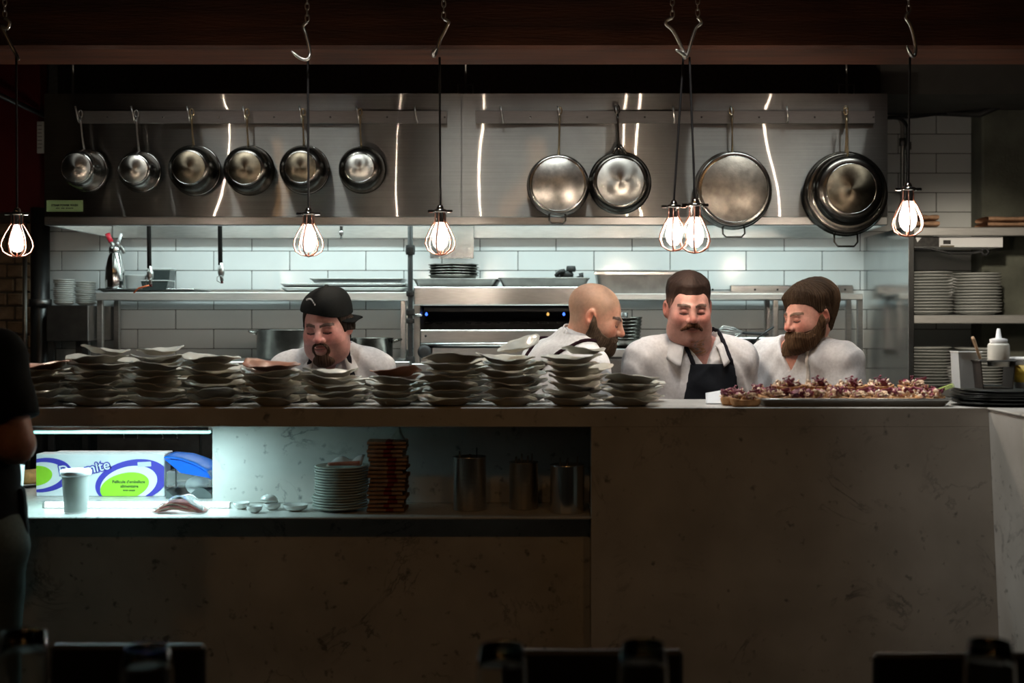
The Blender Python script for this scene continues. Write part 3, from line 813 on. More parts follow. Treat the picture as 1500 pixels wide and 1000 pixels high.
# boxy cabinet at the far left with plates on it
t = thing('low_cabinet', 'dark steel cabinet carrying two plate stacks beside the black pipe', 'cabinet', (wx(98.5, 6.2), 6.2, 0))
w = sz(62, 6.2) / 2; zt = wz(447, 6.2)
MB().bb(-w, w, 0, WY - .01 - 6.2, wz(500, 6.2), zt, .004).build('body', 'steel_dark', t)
for q in (-w + .02, w - .02):
    MB().bb(q - .015, q + .015, .01, .04, 0, wz(500, 6.2)).build('leg', 'black_iron', t)
MB().bb(-w + .01, w - .01, .02, .36, .9, .93).build('lower_shelf', 'black_iron', t)
MB().bb(-.02, .02, .16, .2, .93, wz(500, 6.2)).build('post', 'steel_dark', t)

# over-shelf on the left, on square legs
OSY, OSB = 6.28, 6.57
def overshelf(label, px0, px1, py, lip_px, legs, leg_w=8, side_rail=False):
    zt = wz(py, OSY)
    t = thing('over_shelf', label, 'shelf', (wx((px0 + px1) / 2, OSY), OSY, COOK))
    x0, x1 = wx(px0, OSY) - t.location.x, wx(px1, OSY) - t.location.x
    z = zt - COOK; lip = sz(lip_px, OSY)
    MB().bb(x0, x1, 0, OSB - OSY, z - .012, z, .002).build('shelf_plate', 'steel', t)
    MB().bb(x0, x1, -.004, .008, z - lip, z + .001, .004).build('front_lip', 'lip_steel', t)
    MB().bb(x0, x1, OSB - OSY - .01, OSB - OSY, z - lip, z + .02, .002).build('back_lip', 'steel', t)
    for px in legs:
        xl = wx(px, OSY) - t.location.x; wl = sz(leg_w, OSY) / 2
        for yy in (.012, OSB - OSY - .035):
            MB().bb(xl - wl, xl + wl, yy, yy + wl * 2, .001 if side_rail is False else -.05, z - .0125, .002).build('leg', 'steel', t)
        MB().bb(xl - wl, xl + wl, .03, OSB - OSY - .03, .02, .045, .002).build('cross_rail', 'steel_dull', t)
    return t
overshelf('steel over-shelf with the cream siphon, tubs and sheet pans', 140, 599, 428, 12, (144.5, 590))
overshelf('steel over-shelf right of the broiler, perforated rail along its back', 868, 1264, 430, 9, (1137, 1261))
# perforated wall rail above the right over-shelf
pr = thing('wall_rail', 'flat steel rail with punched holes fixed to the tiles', 'rail', (wx(1160, 6.6), 6.6, wz(424, 6.6)))
hw = sz(90, 6.6)
MB().bb(-hw, hw, 0, .026, -sz(7, 6.6), sz(6.5, 6.6), .004).build('strip', 'steel', pr)
for px in (1044, 1106, 1139, 1238): MB().lathe([(0, 0), (.006, 0), (.005, .002), (0, .002)], 10, Matrix.Translation((wx(px, 6.6) - pr.location.x, 0, 0)) @ Matrix.Rotation(math.pi / 2, 4, 'X')).build('punched_hole', 'near_black', pr)

# gas riser
gr = thing('gas_riser', 'vertical iron gas pipe with unions between the shelf and the broiler', 'pipe', (wx(601, 6.0), 6.0, 0))
zb = wz(531, 6.0)
MB().tube([(0, 0, HZ1 - .03), (0, 0, zb + .03), (-.006, 0, zb + .012), (-.03, 0, zb), (-.10, 0, zb - .004)], .0125, 12).build('pipe', 'black_iron', gr)
for py, h, r in ((366, 14, .021), (430, 8, .018), (457, 10, .019), (470, 7, .018), (528, 12, .02)):
    z = wz(py, 6.0); hh = sz(h, 6.0) / 2
    MB().lathe([(0, -hh), (r, -hh), (r * 1.12, -hh * .5), (r * 1.12, hh * .5), (r, hh), (0, hh)], 8, Matrix.Translation((0, 0, z)), smooth=False).build('union_fitting', 'black_iron', gr)
lv = MB().tube([(.01, -.01, wz(462, 6)), (.045, -.018, wz(461, 6)), (.06, -.018, wz(462, 6))], [.006, .006, .004], 8).build('valve_lever', 'steel_bright', gr)

# broiler
BY = 6.05
bx0, bx1 = wx(606, BY), wx(862, BY)
bw_ = (bx1 - bx0)
bz = COOK - .01
t = thing('salamander_broiler', 'wide steel broiler with a dark open chamber and a drip drawer', 'broiler', ((bx0 + bx1) / 2, BY, bz))
zt, zo1, zo0, zd1, zd0 = [wz(p, BY) - bz for p in (420, 447, 482, 483, 506)]
h2 = bw_ / 2
MB().bb(-h2, h2, 0, .48, zo1, zt, .004).build('top_panel', 'steel', t)
MB().bb(-h2, -h2 + .03, .004, .48, 0, zo1 - .0005).build('side_wall', 'steel_dull', t)
MB().bb(h2 - .03, h2, .004, .48, 0, zo1 - .0005).build('side_wall', 'steel_dull', t)
MB().bb(-h2 + .0305, h2 - .0305, .44, .47, 0, zo1 - .001).build('back_wall', 'black_iron', t)
MB().bb(-h2 + .0305, h2 - .0305, .03, .44, zd0 - .0, zd0 + .012).build('chamber_floor', 'black_iron', t)
gr_ = MB()
for k in range(16):
    x = -h2 + .05 + k * (bw_ - .1) / 15
    gr_.tube([(x, .05, zo0 + .03), (x, .40, zo0 + .03)], .004, 6)
gr_.build('grill_rack', 'black_iron', t)
MB().bb(-h2 + .04, h2 - .04, .10, .43, zo1 - .03, zo1 - .002).build('burner_deck', 'black_iron', t)
dr = MB().bb(-h2 + .035, h2 - .035, -.012, .02, zd0 + .012, zd1, .003).build('drawer_front', 'steel', t)
MB().tube([(-h2 + .035, -.014, zd0 + .006), (h2 - .035, -.014, zd0 + .006)], .010, 10).build('drawer_pull', 'steel_bright', dr)
for q in (-1, 1): MB().lathe([(0, 0), (.006, 0), (.004, .003), (0, .004)], 10, Matrix.Translation((q * (h2 - .06), -.012, zd1 - .03)) @ Matrix.Rotation(math.pi / 2, 4, 'X')).build('screw', 'black_iron', dr)
MB().bb(-h2 + .09, h2 - .03, 0, .03, 0, zd0 - .01, .003).build('base_panel', 'steel', t)
MB().bb(-h2 + .031, -h2 + .089, 0.002, .03, 0, zd0 - .01, .003).build('control_panel', 'steel_dull', t)
kn = MB().lathe([(0, .03), (.02, .03), (.033, .022), (.035, .008), (.03, 0), (0, 0)], 24, Matrix.Translation((-h2 + .055, -.002, wz(515, BY) - bz)) @ Matrix.Rotation(math.pi / 2, 4, 'X')).build('knob', 'black_rubber', t)
for q, c in ((-.38, 'blue_flame'), (.31, 'blue_flame'), (.23, 'amber_flame')):
    m_ = mat(c, (.1, .2, .9), .4, emit=(.05, .16, 1.0) if 'blue' in c else (1.0, .55, .05), estr=2.5 if 'blue' in c else 1.0)
    MB().lathe([(0, 0), (.007, .005), (.006, .012), (0, .02)], 10, Matrix.Translation((q, .12, zo1 - .052))).build('pilot_flame', m_, t)

# steel plate on the wall
t = thing('wall_plate', 'small square steel plate hanging on the tiles under the canopy', 'plate', (wx(662, 6.5), 6.5, wz(355, 6.5)))
w = sz(32, 6.5)
MB().bb(-w, w, 0, .006, -sz(23.5, 6.5), sz(25, 6.5), .001).build('plate', 'steel_bright', t)
MB().bb(-w * .3, w * .3, .006, .128, .02, .04).build('bracket', 'steel_dull', t)

def sheet_pan(label, px0, px1, py0, py1, Y, depth, material='steel', group=None, tilt=0):
    """rimmed baking sheet, sides flared to a rolled rim"""
    x0, x1 = wx(px0, Y), wx(px1, Y); zb, zt = wz(py1, Y), wz(py0, Y)
    t = thing('sheet_pan', label, 'tray', ((x0 + x1) / 2, Y, zb), (0, tilt, 0), group)
    w = (x1 - x0) / 2; h = zt - zb; fl = min(.022, w * .2)
    def ring(ww, y0, y1, z, r=.02):
        pts = []
        for (cx, cy, a0) in ((ww - r, y1 - r, 0), (-ww + r, y1 - r, 90), (-ww + r, y0 + r, 180), (ww - r, y0 + r, 270)):
            for k in range(5):
                a = math.radians(a0 + k * 22.5); pts.append((cx + r * math.cos(a), cy + r * math.sin(a), z))
        return pts
    A = ring(w - fl, fl, depth - fl, 0); B = ring(w - .004, .004, depth - .004, h - .003); C = ring(w, 0, depth, h); D_ = ring(w - .003, .003, depth - .003, h - .0015); E = ring(w - fl - .003, fl + .003, depth - fl - .003, .003)
    vs = A + B + C + D_ + E; n = len(A); fs = [tuple(range(n))[::-1], tuple(range(4 * n, 5 * n))]
    for q in range(4):
        for i in range(n):
            j = (i + 1) % n
            fs.append((q * n + i, q * n + j, (q + 1) * n + j, (q + 1) * n + i))
    MB().add(vs, fs).build('pan_body', material, t)
    MB().tube(ring(w - .002, .002, depth - .002, h), .0035, 6, closed=True).build('rolled_rim', material, t)
    return t
sheet_pan('lowest of three steel sheet pans stacked on the over-shelf', 411, 596, 421.5, 428, 6.29, .27)
sheet_pan('middle of three steel sheet pans stacked on the over-shelf, wide flared sides', 410, 596, 415.5, 421.8, 6.285, .275, 'steel_bright')
sheet_pan('narrower steel sheet pan on top of the pile on the over-shelf', 453, 590, 408, 415, 6.30, .25, 'steel')
sheet_pan('flat steel tray under the cream siphon and plastic tubs', 141, 285, 423.5, 428, 6.285, .27, 'steel_bright').location.z += .001
sheet_pan('worn sheet pan on the broiler carrying the round black pans', 604, 729, 408.5, 419.5, 6.08, .36, 'steel_dull')
sheet_pan('worn sheet pan on the broiler carrying the black burner parts', 730, 864, 407, 419.5, 6.08, .36, 'steel_dull')

# deep steel hotel pan on the right over-shelf
t = sheet_pan('deep steel hotel pan behind the head of the man with the moustache', 872, 1019, 396, 430, 6.30, .25, 'steel_dull')
t.name = 'hotel_pan'; t['category'] = 'pan'
t2 = MB().bb(-.26, .26, -.002, .002, .098, .112).build('rim_band', 'steel', t)

# round black pans on the broiler
def round_pan_me(R, h, material, name):
    return MB().lathe([(0, .002), (R * .86, .002), (R * .95, h * .8), (R, h), (R + .003, h + .001), (R + .003, h - .002), (R * .97, h * .75), (R * .9, 0), (0, 0)], 36).mesh(name, material)
rp_me = round_pan_me(sz(36.5, 6.15), .022, 'pan_dark', 'pan_shell')
for k in range(5):
    t = thing('round_pan', 'shallow round black steel pan in the pile on the broiler', 'pan', (wx(664, 6.24) + .003 * math.sin(k * 2.4), 6.255, wz(411, 6.24) + .006 + k * .0135), (0, .01 * math.sin(k * 3), 0), 'round black pans on the broiler')
    inst(rp_me, 'pan_shell', t)

# cast iron burner parts
t = thing('burner_head', 'lumpy black cast iron burner head lying on the sheet pan', 'burner', (wx(833, 6.25), 6.27, wz(417, 6.25)))
MB().lathe([(0, 0), (.055, 0), (.062, .012), (.058, .03), (.04, .04), (0, .04)], 20).build('burner_ring', 'black_iron', t)
MB().lathe([(0, .03), (.034, .035), (.038, .055), (.03, .07), (0, .072)], 16, Matrix.Translation((-.012, 0, 0))).build('venturi', 'black_iron', t)
MB().lathe([(0, 0), (.022, 0), (.025, .012), (.022, .03), (0, .03)], 12, Matrix.Translation((.012, -.01, .066))).build('mixer_cap', 'black_iron', t)
MB().tube([(-.05, -.02, .03), (-.062, -.03, .05), (-.045, -.035, .066), (-.02, -.03, .07)], .012, 8).build('elbow', 'black_iron', t)
MB().tube([(.045, -.02, .03), (.065, -.03, .04), (.062, -.03, .06)], .013, 8).build('stub', 'black_iron', t)
tag(MB().box((wx(795, 6.22), 6.2, wz(407.6, 6.2)), (.25, .05, .008), .002).build('flat_bar', 'black_iron'), 'thin black iron bar lying across the worn sheet pan', 'bar')

# stock pots on the range
def stock_pot(label, px0, px1, py0, py1, Y, material, handles=True, cloth=False):
    R = sz(px1 - px0, Y) / 2; h = wz(py0, Y) - wz(py1, Y)
    t = thing('stock_pot', label, 'pot', (wx((px0 + px1) / 2, Y), Y + R, wz(py1, Y)))
    MB().lathe([(0, 0), (R * .95, 0), (R, .008), (R, h - .006), (R + .005, h - .003), (R + .005, h), (R - .003, h), (R - .004, .006), (0, .006)], 48).build('body', material, t)
    for s in (-1, 1):
        MB().tube([(s * (R - .002), -.035, h - .022), (s * (R + .03), -.03, h - .010), (s * (R + .042), 0, h - .008), (s * (R + .03), .03, h - .010), (s * (R - .002), .035, h - .022)], .006, 8).build('loop_handle', material, t)
    if cloth:
        MB().sheet(8, 6, lambda u, v: (R * .72 + .03 * u - .01, -R * .66 - .012 - .012 * v * v, h * .98 - .055 * v + .005 * math.sin(u * 9)), .003).build('green_tag', mat('green_cloth', (.05, .34, .20), .7), t)
    return t
stock_pot('wide steel stock pot behind the shoulder of the cook in the cap', 364, 476, 483, 527, 5.93, mat('pot_steel', (.30, .29, .27), .22, 1, .2, 20))
stock_pot('small dark pot with loop handles beside the iron gas pipe', 508, 571, 495, 530, 5.93, 'pan_dark')
# black bowls stacked beside the bald cook
bowl_me = MB().lathe([(0, .003), (.035, .004), (.062, .02), (.079, .048), (.082, .05), (.082, .046), (.066, .016), (.037, 0), (0, 0)], 32).mesh('bowl_shell', 'pan_dark')
zb = wz(511, 5.9)
for k in range(7):
    t = thing('steel_bowl', 'dark steel bowl in the leaning stack beside the bald man\'s beard', 'bowl', (wx(914, 6.0) + .002 * k, 6.02, zb + .002 + k * .0165), (0, -.02 * k * .4, 0), 'dark bowls stacked on the work table')
    inst(bowl_me, 'bowl_shell', t)
t = thing('steel_cup', 'small dark cup standing in the top bowl', 'cup', (wx(913, 6.0), 6.03, zb + .106))
MB().lathe([(0, 0), (.022, 0), (.026, .07), (.024, .07), (.02, .004), (0, .004)], 20).build('cup', 'steel_dark', t)

# ladle / black spoon and whisk standing on the work table
t = thing('black_ladle', 'black ladle with its handle raised beside the man with the moustache', 'ladle', (wx(1094, 5.95), 5.95, zb + .001))
MB().lathe([(0, 0), (.022, .004), (.042, .022), (.05, .045), (.0485, .046), (.04, .024), (.02, .007), (0, .004)], 24).build('bowl', 'black_paint', t)
MB().tube([(.04, 0, .04), (.08, 0, .072), (.13, 0, .105)], [.006, .007, .008], 8, flat=.6).build('handle', 'black_paint', t)
t = thing('wire_whisk', 'wire whisk lying with its black grip beside the ladle', 'whisk', (wx(1090, 6.1), 6.12, zb + .075))
for k in range(6):
    a = k * math.pi / 6
    MB().tube([(.01, 0, 0), (-.04, .022 * math.cos(a), .022 * math.sin(a) + .004), (-.10, .026 * math.cos(a), .026 * math.sin(a) + .012), (-.13, 0, .014), (-.10, -.026 * math.cos(a), -.026 * math.sin(a) + .012), (-.04, -.022 * math.cos(a), -.022 * math.sin(a) + .004), (.01, 0, 0)], .0012, 5).build('wire', 'chrome', t)
MB().tube([(0, 0, 0), (.11, 0, -.006), (.125, 0, -.007)], [.007, .008, .006], 10).build('grip', 'black_rubber', t)
t = thing('pan_rest', 'square steel container the ladle and whisk rest on', 'container', (wx(1100, 6.1), 6.06, zb + .0005))
MB().bb(-.09, .10, .005, .16, 0, .052, .004).build('container_body', 'steel', t)

# ---- things on the left over-shelf
t = thing('cream_siphon', 'polished steel cream siphon with a red charger and white nozzle', 'siphon', (wx(165.5, 6.33), 6.36, wz(424, 6.33)))
MB().lathe([(0, 0), (.046, 0), (.049, .01), (.05, .06), (.047, .11), (.036, .165), (.028, .185), (.027, .19)], 32).build('bottle', 'chrome', t)
MB().lathe([(.027, .188), (.031, .19), (.031, .212), (.027, .222), (.017, .228), (0, .229)], 24).build('head', 'steel_bright', t)
MB().tube([(-.006, 0, .222), (-.022, 0, .25)], .010, 12).build('charger_holder', 'steel', t)
MB().tube([(-.020, 0, .247), (-.040, 0, .290)], [.0125, .0135], 14).build('red_charger', mat('red_plastic', (.55, .02, .04), .35), t)
MB().tube([(.008, 0, .222), (.018, 0, .25)], .008, 12).build('spout', 'steel', t)
MB().tube([(.017, 0, .246), (.034, 0, .290)], [.010, .006], 12).build('white_nozzle', 'white_plastic', t)
MB().tube([(.012, -.005, .226), (.034, -.008, .222), (.044, -.008, .205), (.05, -.008, .188)], .006, 8, flat=1.6).build('lever', 'steel_dull', t)
def tub(label, px0, px1, py0, py1, Y, material, lid='white_plastic', square=False):
    R = sz(px1 - px0, Y) / 2; h = wz(py0, Y) - wz(py1, Y)
    t = thing('plastic_tub', label, 'tub', (wx((px0 + px1) / 2, Y), Y + R, wz(py1, Y)))
    if square:
        MB().prism([(-R * .85, 0), (R * .85, 0), (R, h * .9), (-R, h * .9)], -R * .8, R * .8).build('tub_body', material, t)
        MB().bb(-R * 1.04, R * 1.04, -R * .85, R * .85, h * .9, h, .003).build('lid', lid, t)
    else:
        MB().lathe([(0, 0), (R * .88, 0), (R * .95, h * .88), (R, h * .9), (R, h * .93), (0, h * .93)], 32).build('tub_body', material, t)
        MB().lathe([(0, h * .932), (R * 1.02, h * .932), (R * 1.04, h * .97), (R * .98, h), (0, h)], 32).build('lid', lid, t)
    return t
cm = mat('cloudy_tub', (.55, .57, .57), .3, 0, .1, 12)
tub('low cloudy round tub behind the cream siphon', 178, 210, 402, 424.5, 6.40, cm, 'cloudy_plastic')
tub('tall dark square tub at the back of the tray on the over-shelf', 214, 248, 392, 424.5, 6.42, mat('dark_tub', (.035, .045, .045), .25), 'cloudy_plastic', True)
tub('low dark square tub with a pale lid at the front of the tray', 205, 245, 410, 424.5, 6.27, 'dark_tub' if 'dark_tub' in MATS else cm, 'cloudy_plastic', True)

# ---- plate stacks
def plate_me(R, name, material, h=.022, lip=.75):
    return MB().lathe([(0, .003), (R * .55, .003), (R * .64, .006), (R * .97, h), (R, h + .001), (R + .0015, h - .001), (R * .98, h - .004), (R * .66, .001), (R * .60, 0), (R * .45, -.002), (R * .42, -.002), (R * .40, 0), (0, 0)], 36).mesh(name, material)
def stack(me, n, x, y, z, pitch, label, group, seed=0, jit=.003, nm='dinner_plate', bulge=None):
    r = random.Random(seed)
    for k in range(n):
        t = thing(nm, label, 'plate', (x + r.uniform(-jit, jit) + (bulge[k] if bulge else 0), y + r.uniform(-jit, jit), z + .0025 + k * pitch), (r.uniform(-.008, .008), r.uniform(-.012, .012), r.uniform(0, 6)), group)
        inst(me, 'plate_shell', t)
p12 = plate_me(sz(14.5, 6.35), 'plate_shell', 'grey_ceramic', .016)
zt = wz(447, 6.2)
stack(p12, 12, wx(95, 6.35), 6.34, zt, .0105, 'small white plate in the stack nearer the black pipe on the dark cabinet', 'plates stacked by the black pipe', 1)
stack(p12, 11, wx(120, 6.35), 6.40, zt, .0105, 'small white plate in the stack nearer the cream siphon on the dark cabinet', 'plates stacked by the cream siphon', 2)

# ================================================================== shelves right of the side panel
RY = 6.12
rs = thing('plate_rack', 'steel wall shelving with tall plate stacks right of the side panel', 'shelving', (wx(1331, RY) + .012, RY, 0))
L_ = wx(1560, RY) - rs.location.x
ZS = [wz(333, RY), wz(461.5, RY), wz(569, RY)]
for z in ZS:
    s_ = MB().bb(0, L_, 0, .325, z - .012, z, .002).build('shelf', 'steel', rs)
    MB().bb(0, L_, -.004, .008, z - .042, z + .001, .004).build('front_lip', 'lip_steel', s_)
for q in (.01, L_ - .03): MB().bb(q, q + .02, .30, .32, 0, ZS[0] - .014).build('upright', 'steel_dull', rs)
rp14 = plate_me(sz(35, RY), 'plate_shell', 'grey_ceramic', .018)
def rack_stack(px, z, n, pitch, label, group, seed, lean=0):
    x = wx(px, RY + .14)
    stack(rp14, n, x, RY + .145, z, pitch, label, group, seed, .003, 'dinner_plate', [lean * k for k in range(n)])
rack_stack(1361, ZS[1], 14, .0152, 'grey white dinner plate in the upper stack touching the side panel', 'plates in the upper stack by the side panel', 3)
rack_stack(1432, ZS[1], 14, .0148, 'grey white dinner plate in the upper stack by the concrete pier', 'plates in the upper stack by the pier', 4)
rack_stack(1358, ZS[2], 13, .0152, 'grey white dinner plate in the lower stack touching the side panel', 'plates in the lower stack by the side panel', 5)
rack_stack(1434, ZS[2], 13, .0148, 'grey white dinner plate in the lower stack behind the white container', 'plates in the lower middle stack', 6)
# carton strip under the top shelf
t = thing('printed_carton', 'long white carton with a dark printed picture under the top shelf', 'carton', (wx(1405, RY), RY + .03, ZS[0] - .0425))
cw = sz(67.5, RY)
MB().bb(-cw, cw, 0, .2, -sz(16, RY), 0, .002).build('carton', 'white_plastic', t)
MB().bb(-cw + .004, -cw + sz(41, RY), -.0012, .001, -sz(15.5, RY), -.003).build('printed_picture', mat('dark_print', (.03, .028, .026), .5, 0, .6, 60), t)
MB().prism([(-cw + .03, -.03), (-cw + .05, -.006), (-cw + .02, -.004)], -.0018, -.0012).build('printed_leaf', 'white_plastic', t)
MB().bb(-cw + sz(47, RY), -cw + sz(58, RY), -.0012, .001, -sz(11.5, RY), -sz(5.5, RY)).build('printed_icon', 'dark_print', t)
MB().bb(-cw + sz(42.5, RY), -cw + sz(63, RY), -.0012, .001, -sz(15.8, RY), -sz(13.2, RY)).build('printed_bar', mat('print_brown', (.14, .12, .08), .5), t)
tag(MB().tube([(wx(1330, 6.1) + .03, 6.14, wz(364, 6.1)), (wx(1362, 6.1), 6.10, wz(364, 6.1)), (wx(1390, 6.1), 6.09, wz(371, 6.1)), (wx(1420, 6.1), 6.09, wz(371, 6.1)), (wx(1437, 6.1), 6.09, wz(368, 6.1))] + [(wx(1442 + 5 * math.cos(a), 6.1), 6.09, wz(369 + 5 * math.sin(a), 6.1)) for a in (math.pi, 2.2, 1.2, 0, -1.2, -2.2, -3.1)], .006, 8).build('power_cable', 'black_rubber'), 'black cable with a looped end hanging under the printed carton', 'cable')
# folded cloths on the top shelf
cl_m = mat('tan_cloth', (.34, .20, .12), .9, 0, .25, 40, bump=.5, bscale=300)
def cloth_fold(label, px0, px1, py0, py1, group):
    Y = RY + .05
    w = sz(px1 - px0, Y) / 2; h = sz(py1 - py0, Y)
    t = thing('folded_cloth', label, 'cloth', (wx((px0 + px1) / 2, Y), Y, wz(py1, Y)), group=group)
    n = 14
    def fn(u, v):
        a = v * 2 * math.pi; e = .5 * h * (1 + .12 * math.sin(u * 9))
        return (w * (2 * u - 1) * (1 - .04 * abs(math.sin(a))), .11 + .10 * math.cos(a), .5 * h + math.copysign(abs(math.sin(a)) ** .6, math.sin(a)) * e * .98)
    MB().grid(n, 20, fn).build('cloth', cl_m, t)
cloth_fold('lower tan folded cloth at the pier end of the top shelf', 1448, 1515, 324, 331.5, 'tan cloths on the top shelf')
cloth_fold('upper tan folded cloth at the pier end of the top shelf', 1449, 1516, 315.5, 323.8, 'tan cloths on the top shelf')
cloth_fold('lower tan folded cloth behind the pendant lamp by the side panel', 1338, 1378, 322, 331.5, 'cloths behind the lamp')
cloth_fold('upper tan folded cloth behind the pendant lamp by the side panel', 1352, 1377, 313, 321.8, 'cloths behind the lamp')
# wire baskets and hooks on the range front, seen through the open shelf
for i, px in enumerate((181, 201, 238, 259)):
    tag(MB().tube([(wx(px, 5.82), 5.89, .965), (wx(px, 5.82), 5.83, .965), (wx(px, 5.82), 5.82, .93), (wx(px, 5.82), 5.84, .915)], .004, 6).build('rail_hook', 'chrome'), 'small bright hook on the range front seen through the open shelf', 'hook', 'hooks on the range front')
tag(MB().tube([(wx(70, 5.82), 5.885, .968), (wx(330, 5.82), 5.885, .968)], .006, 8).build('towel_rail', 'steel'), 'thin steel towel rail along the range front behind the open shelf', 'rail')
# ================================================================== shell plates stacked along the pass
PLM = mat('shell_plate', (.62, .61, .54), .26, 0, .12, 9, coat=.2)
PLM2 = mat('shell_plate_rust', (.36, .15, .09), .35, 0, .3, 14)
def shell_me(seed, R=.089, material='shell_plate'):
    r = random.Random(seed)
    ph = [r.uniform(0, 6.28) for _ in range(6)]
    def wob(a, rr, z):
        t = max(0, min(1, (rr / R - .35) / .65))
        k = 1 + t * (.07 * math.sin(2 * a + ph[0]) + .045 * math.sin(3 * a + ph[1]) + .02 * math.sin(7 * a + ph[2]))
        return rr * k, z + t * t * (.005 * math.sin(2 * a + ph[3]) + .0035 * math.sin(3 * a + ph[4]) + .0015 * math.sin(9 * a + ph[5]))
    prof = [(0, .003), (R * .4, .003), (R * .6, .009), (R * .76, .018), (R * .86, .0225), (R * .98, .0245), (R * 1.02, .0245), (R * 1.03, .023), (R * 1.0, .0212), (R * .86, .0185), (R * .74, .013), (R * .6, .0035), (R * .48, .0), (0, 0)]
    return MB().lathe(prof, 40, wob=wob).mesh('shell_plate', material)
shells = [shell_me(s) for s in range(6)]
rust = [shell_me(s, material='shell_plate_rust') for s in (11, 12)]
rnd = random.Random(42)
STACKS = [(57, 6), (142, 7), (228, 7), (311, 7), (399, 6), (487, 5), (577, 5), (660, 7), (744, 7), (838, 7), (926, 4)]
NEAR = {0: 'beside the server', 1: 'second from the server', 2: 'third from the server', 3: 'before the wide stock pot', 4: 'at the cap wearer\'s elbow', 5: 'before the cap wearer\'s beard', 6: 'before the gas pipe',
        7: 'before the broiler knob', 8: 'before the broiler drawer', 9: 'before the bald man\'s apron straps', 10: 'before the moustached man, shortest of the row'}
for row, (Yp, dx, scale) in enumerate(((4.008, 0, 1.0), (4.205, .035, 1.0))):
    for i, (px, n) in enumerate(STACKS):
        if row == 1 and i == len(STACKS) - 1: n = 3
        if row == 1: n = max(3, n - rnd.choice((1, 1, 2)))
        x = wx(px, 4.008) + dx
        z = CT + .0005
        for k in range(n):
            top = k == n - 1
            lean = .05 if not top else .10
            me = rnd.choice(shells)
            isr = row == 0 and top and i in (0, 4, 6)
            if isr: me = rnd.choice(rust)
            o = inst(me, 'shell_plate', None, (x + rnd.uniform(-.011, .011), Yp + rnd.uniform(-.004, .004), z + (.004 if k else 0)), (rnd.uniform(-.03, .03) if k else 0, rnd.uniform(-lean, lean) if k else 0, rnd.uniform(0, 6.28)), [rnd.uniform(.92, 1.07)] * 2 + [1])
            if isr: lab = 'rust coloured shell shaped plate on top of the stack ' + NEAR[i]
            elif row == 0: lab = 'off white shell shaped plate in the front stack ' + NEAR[i]
            else: lab = 'off white shell plate in the back row behind the stack ' + NEAR[i].split(',')[0].replace('the bald man\'s apron straps', 'the bald man').replace('the cap wearer\'s beard', 'the bearded cap wearer')
            if len(lab.split()) > 16: lab = lab.replace('shell shaped ', 'shell ')
            tag(o, lab, 'plate', None if isr else ('front row shell plates, stack %d' % (i + 1) if row == 0 else 'back row shell plates, stack %d' % (i + 1)))
            z += .0220
# loose shell plates leaning on tops of some stacks
for (px, py, rx, ry, who) in ((155, 527, .05, .12, 'loose pale shell plate tilted on the stack second from the server'), (236, 525, .02, -.06, 'loose pale shell plate lying on the stack third from the server'), (762, 524, .0, -.35, 'pale shell plate propped up steeply on the stack before the broiler drawer'), (855, 524, .0, .05, 'thin pale shell plate on the stack before the bald man')):
    o = inst(shells[1], 'shell_plate', None, (wx(px, 4.02), 4.02, CT + 7 * .022 + (.012 if abs(ry) < .3 else .030)), (rx, ry, .7), (.82, .82, .8))
    tag(o, who, 'plate')

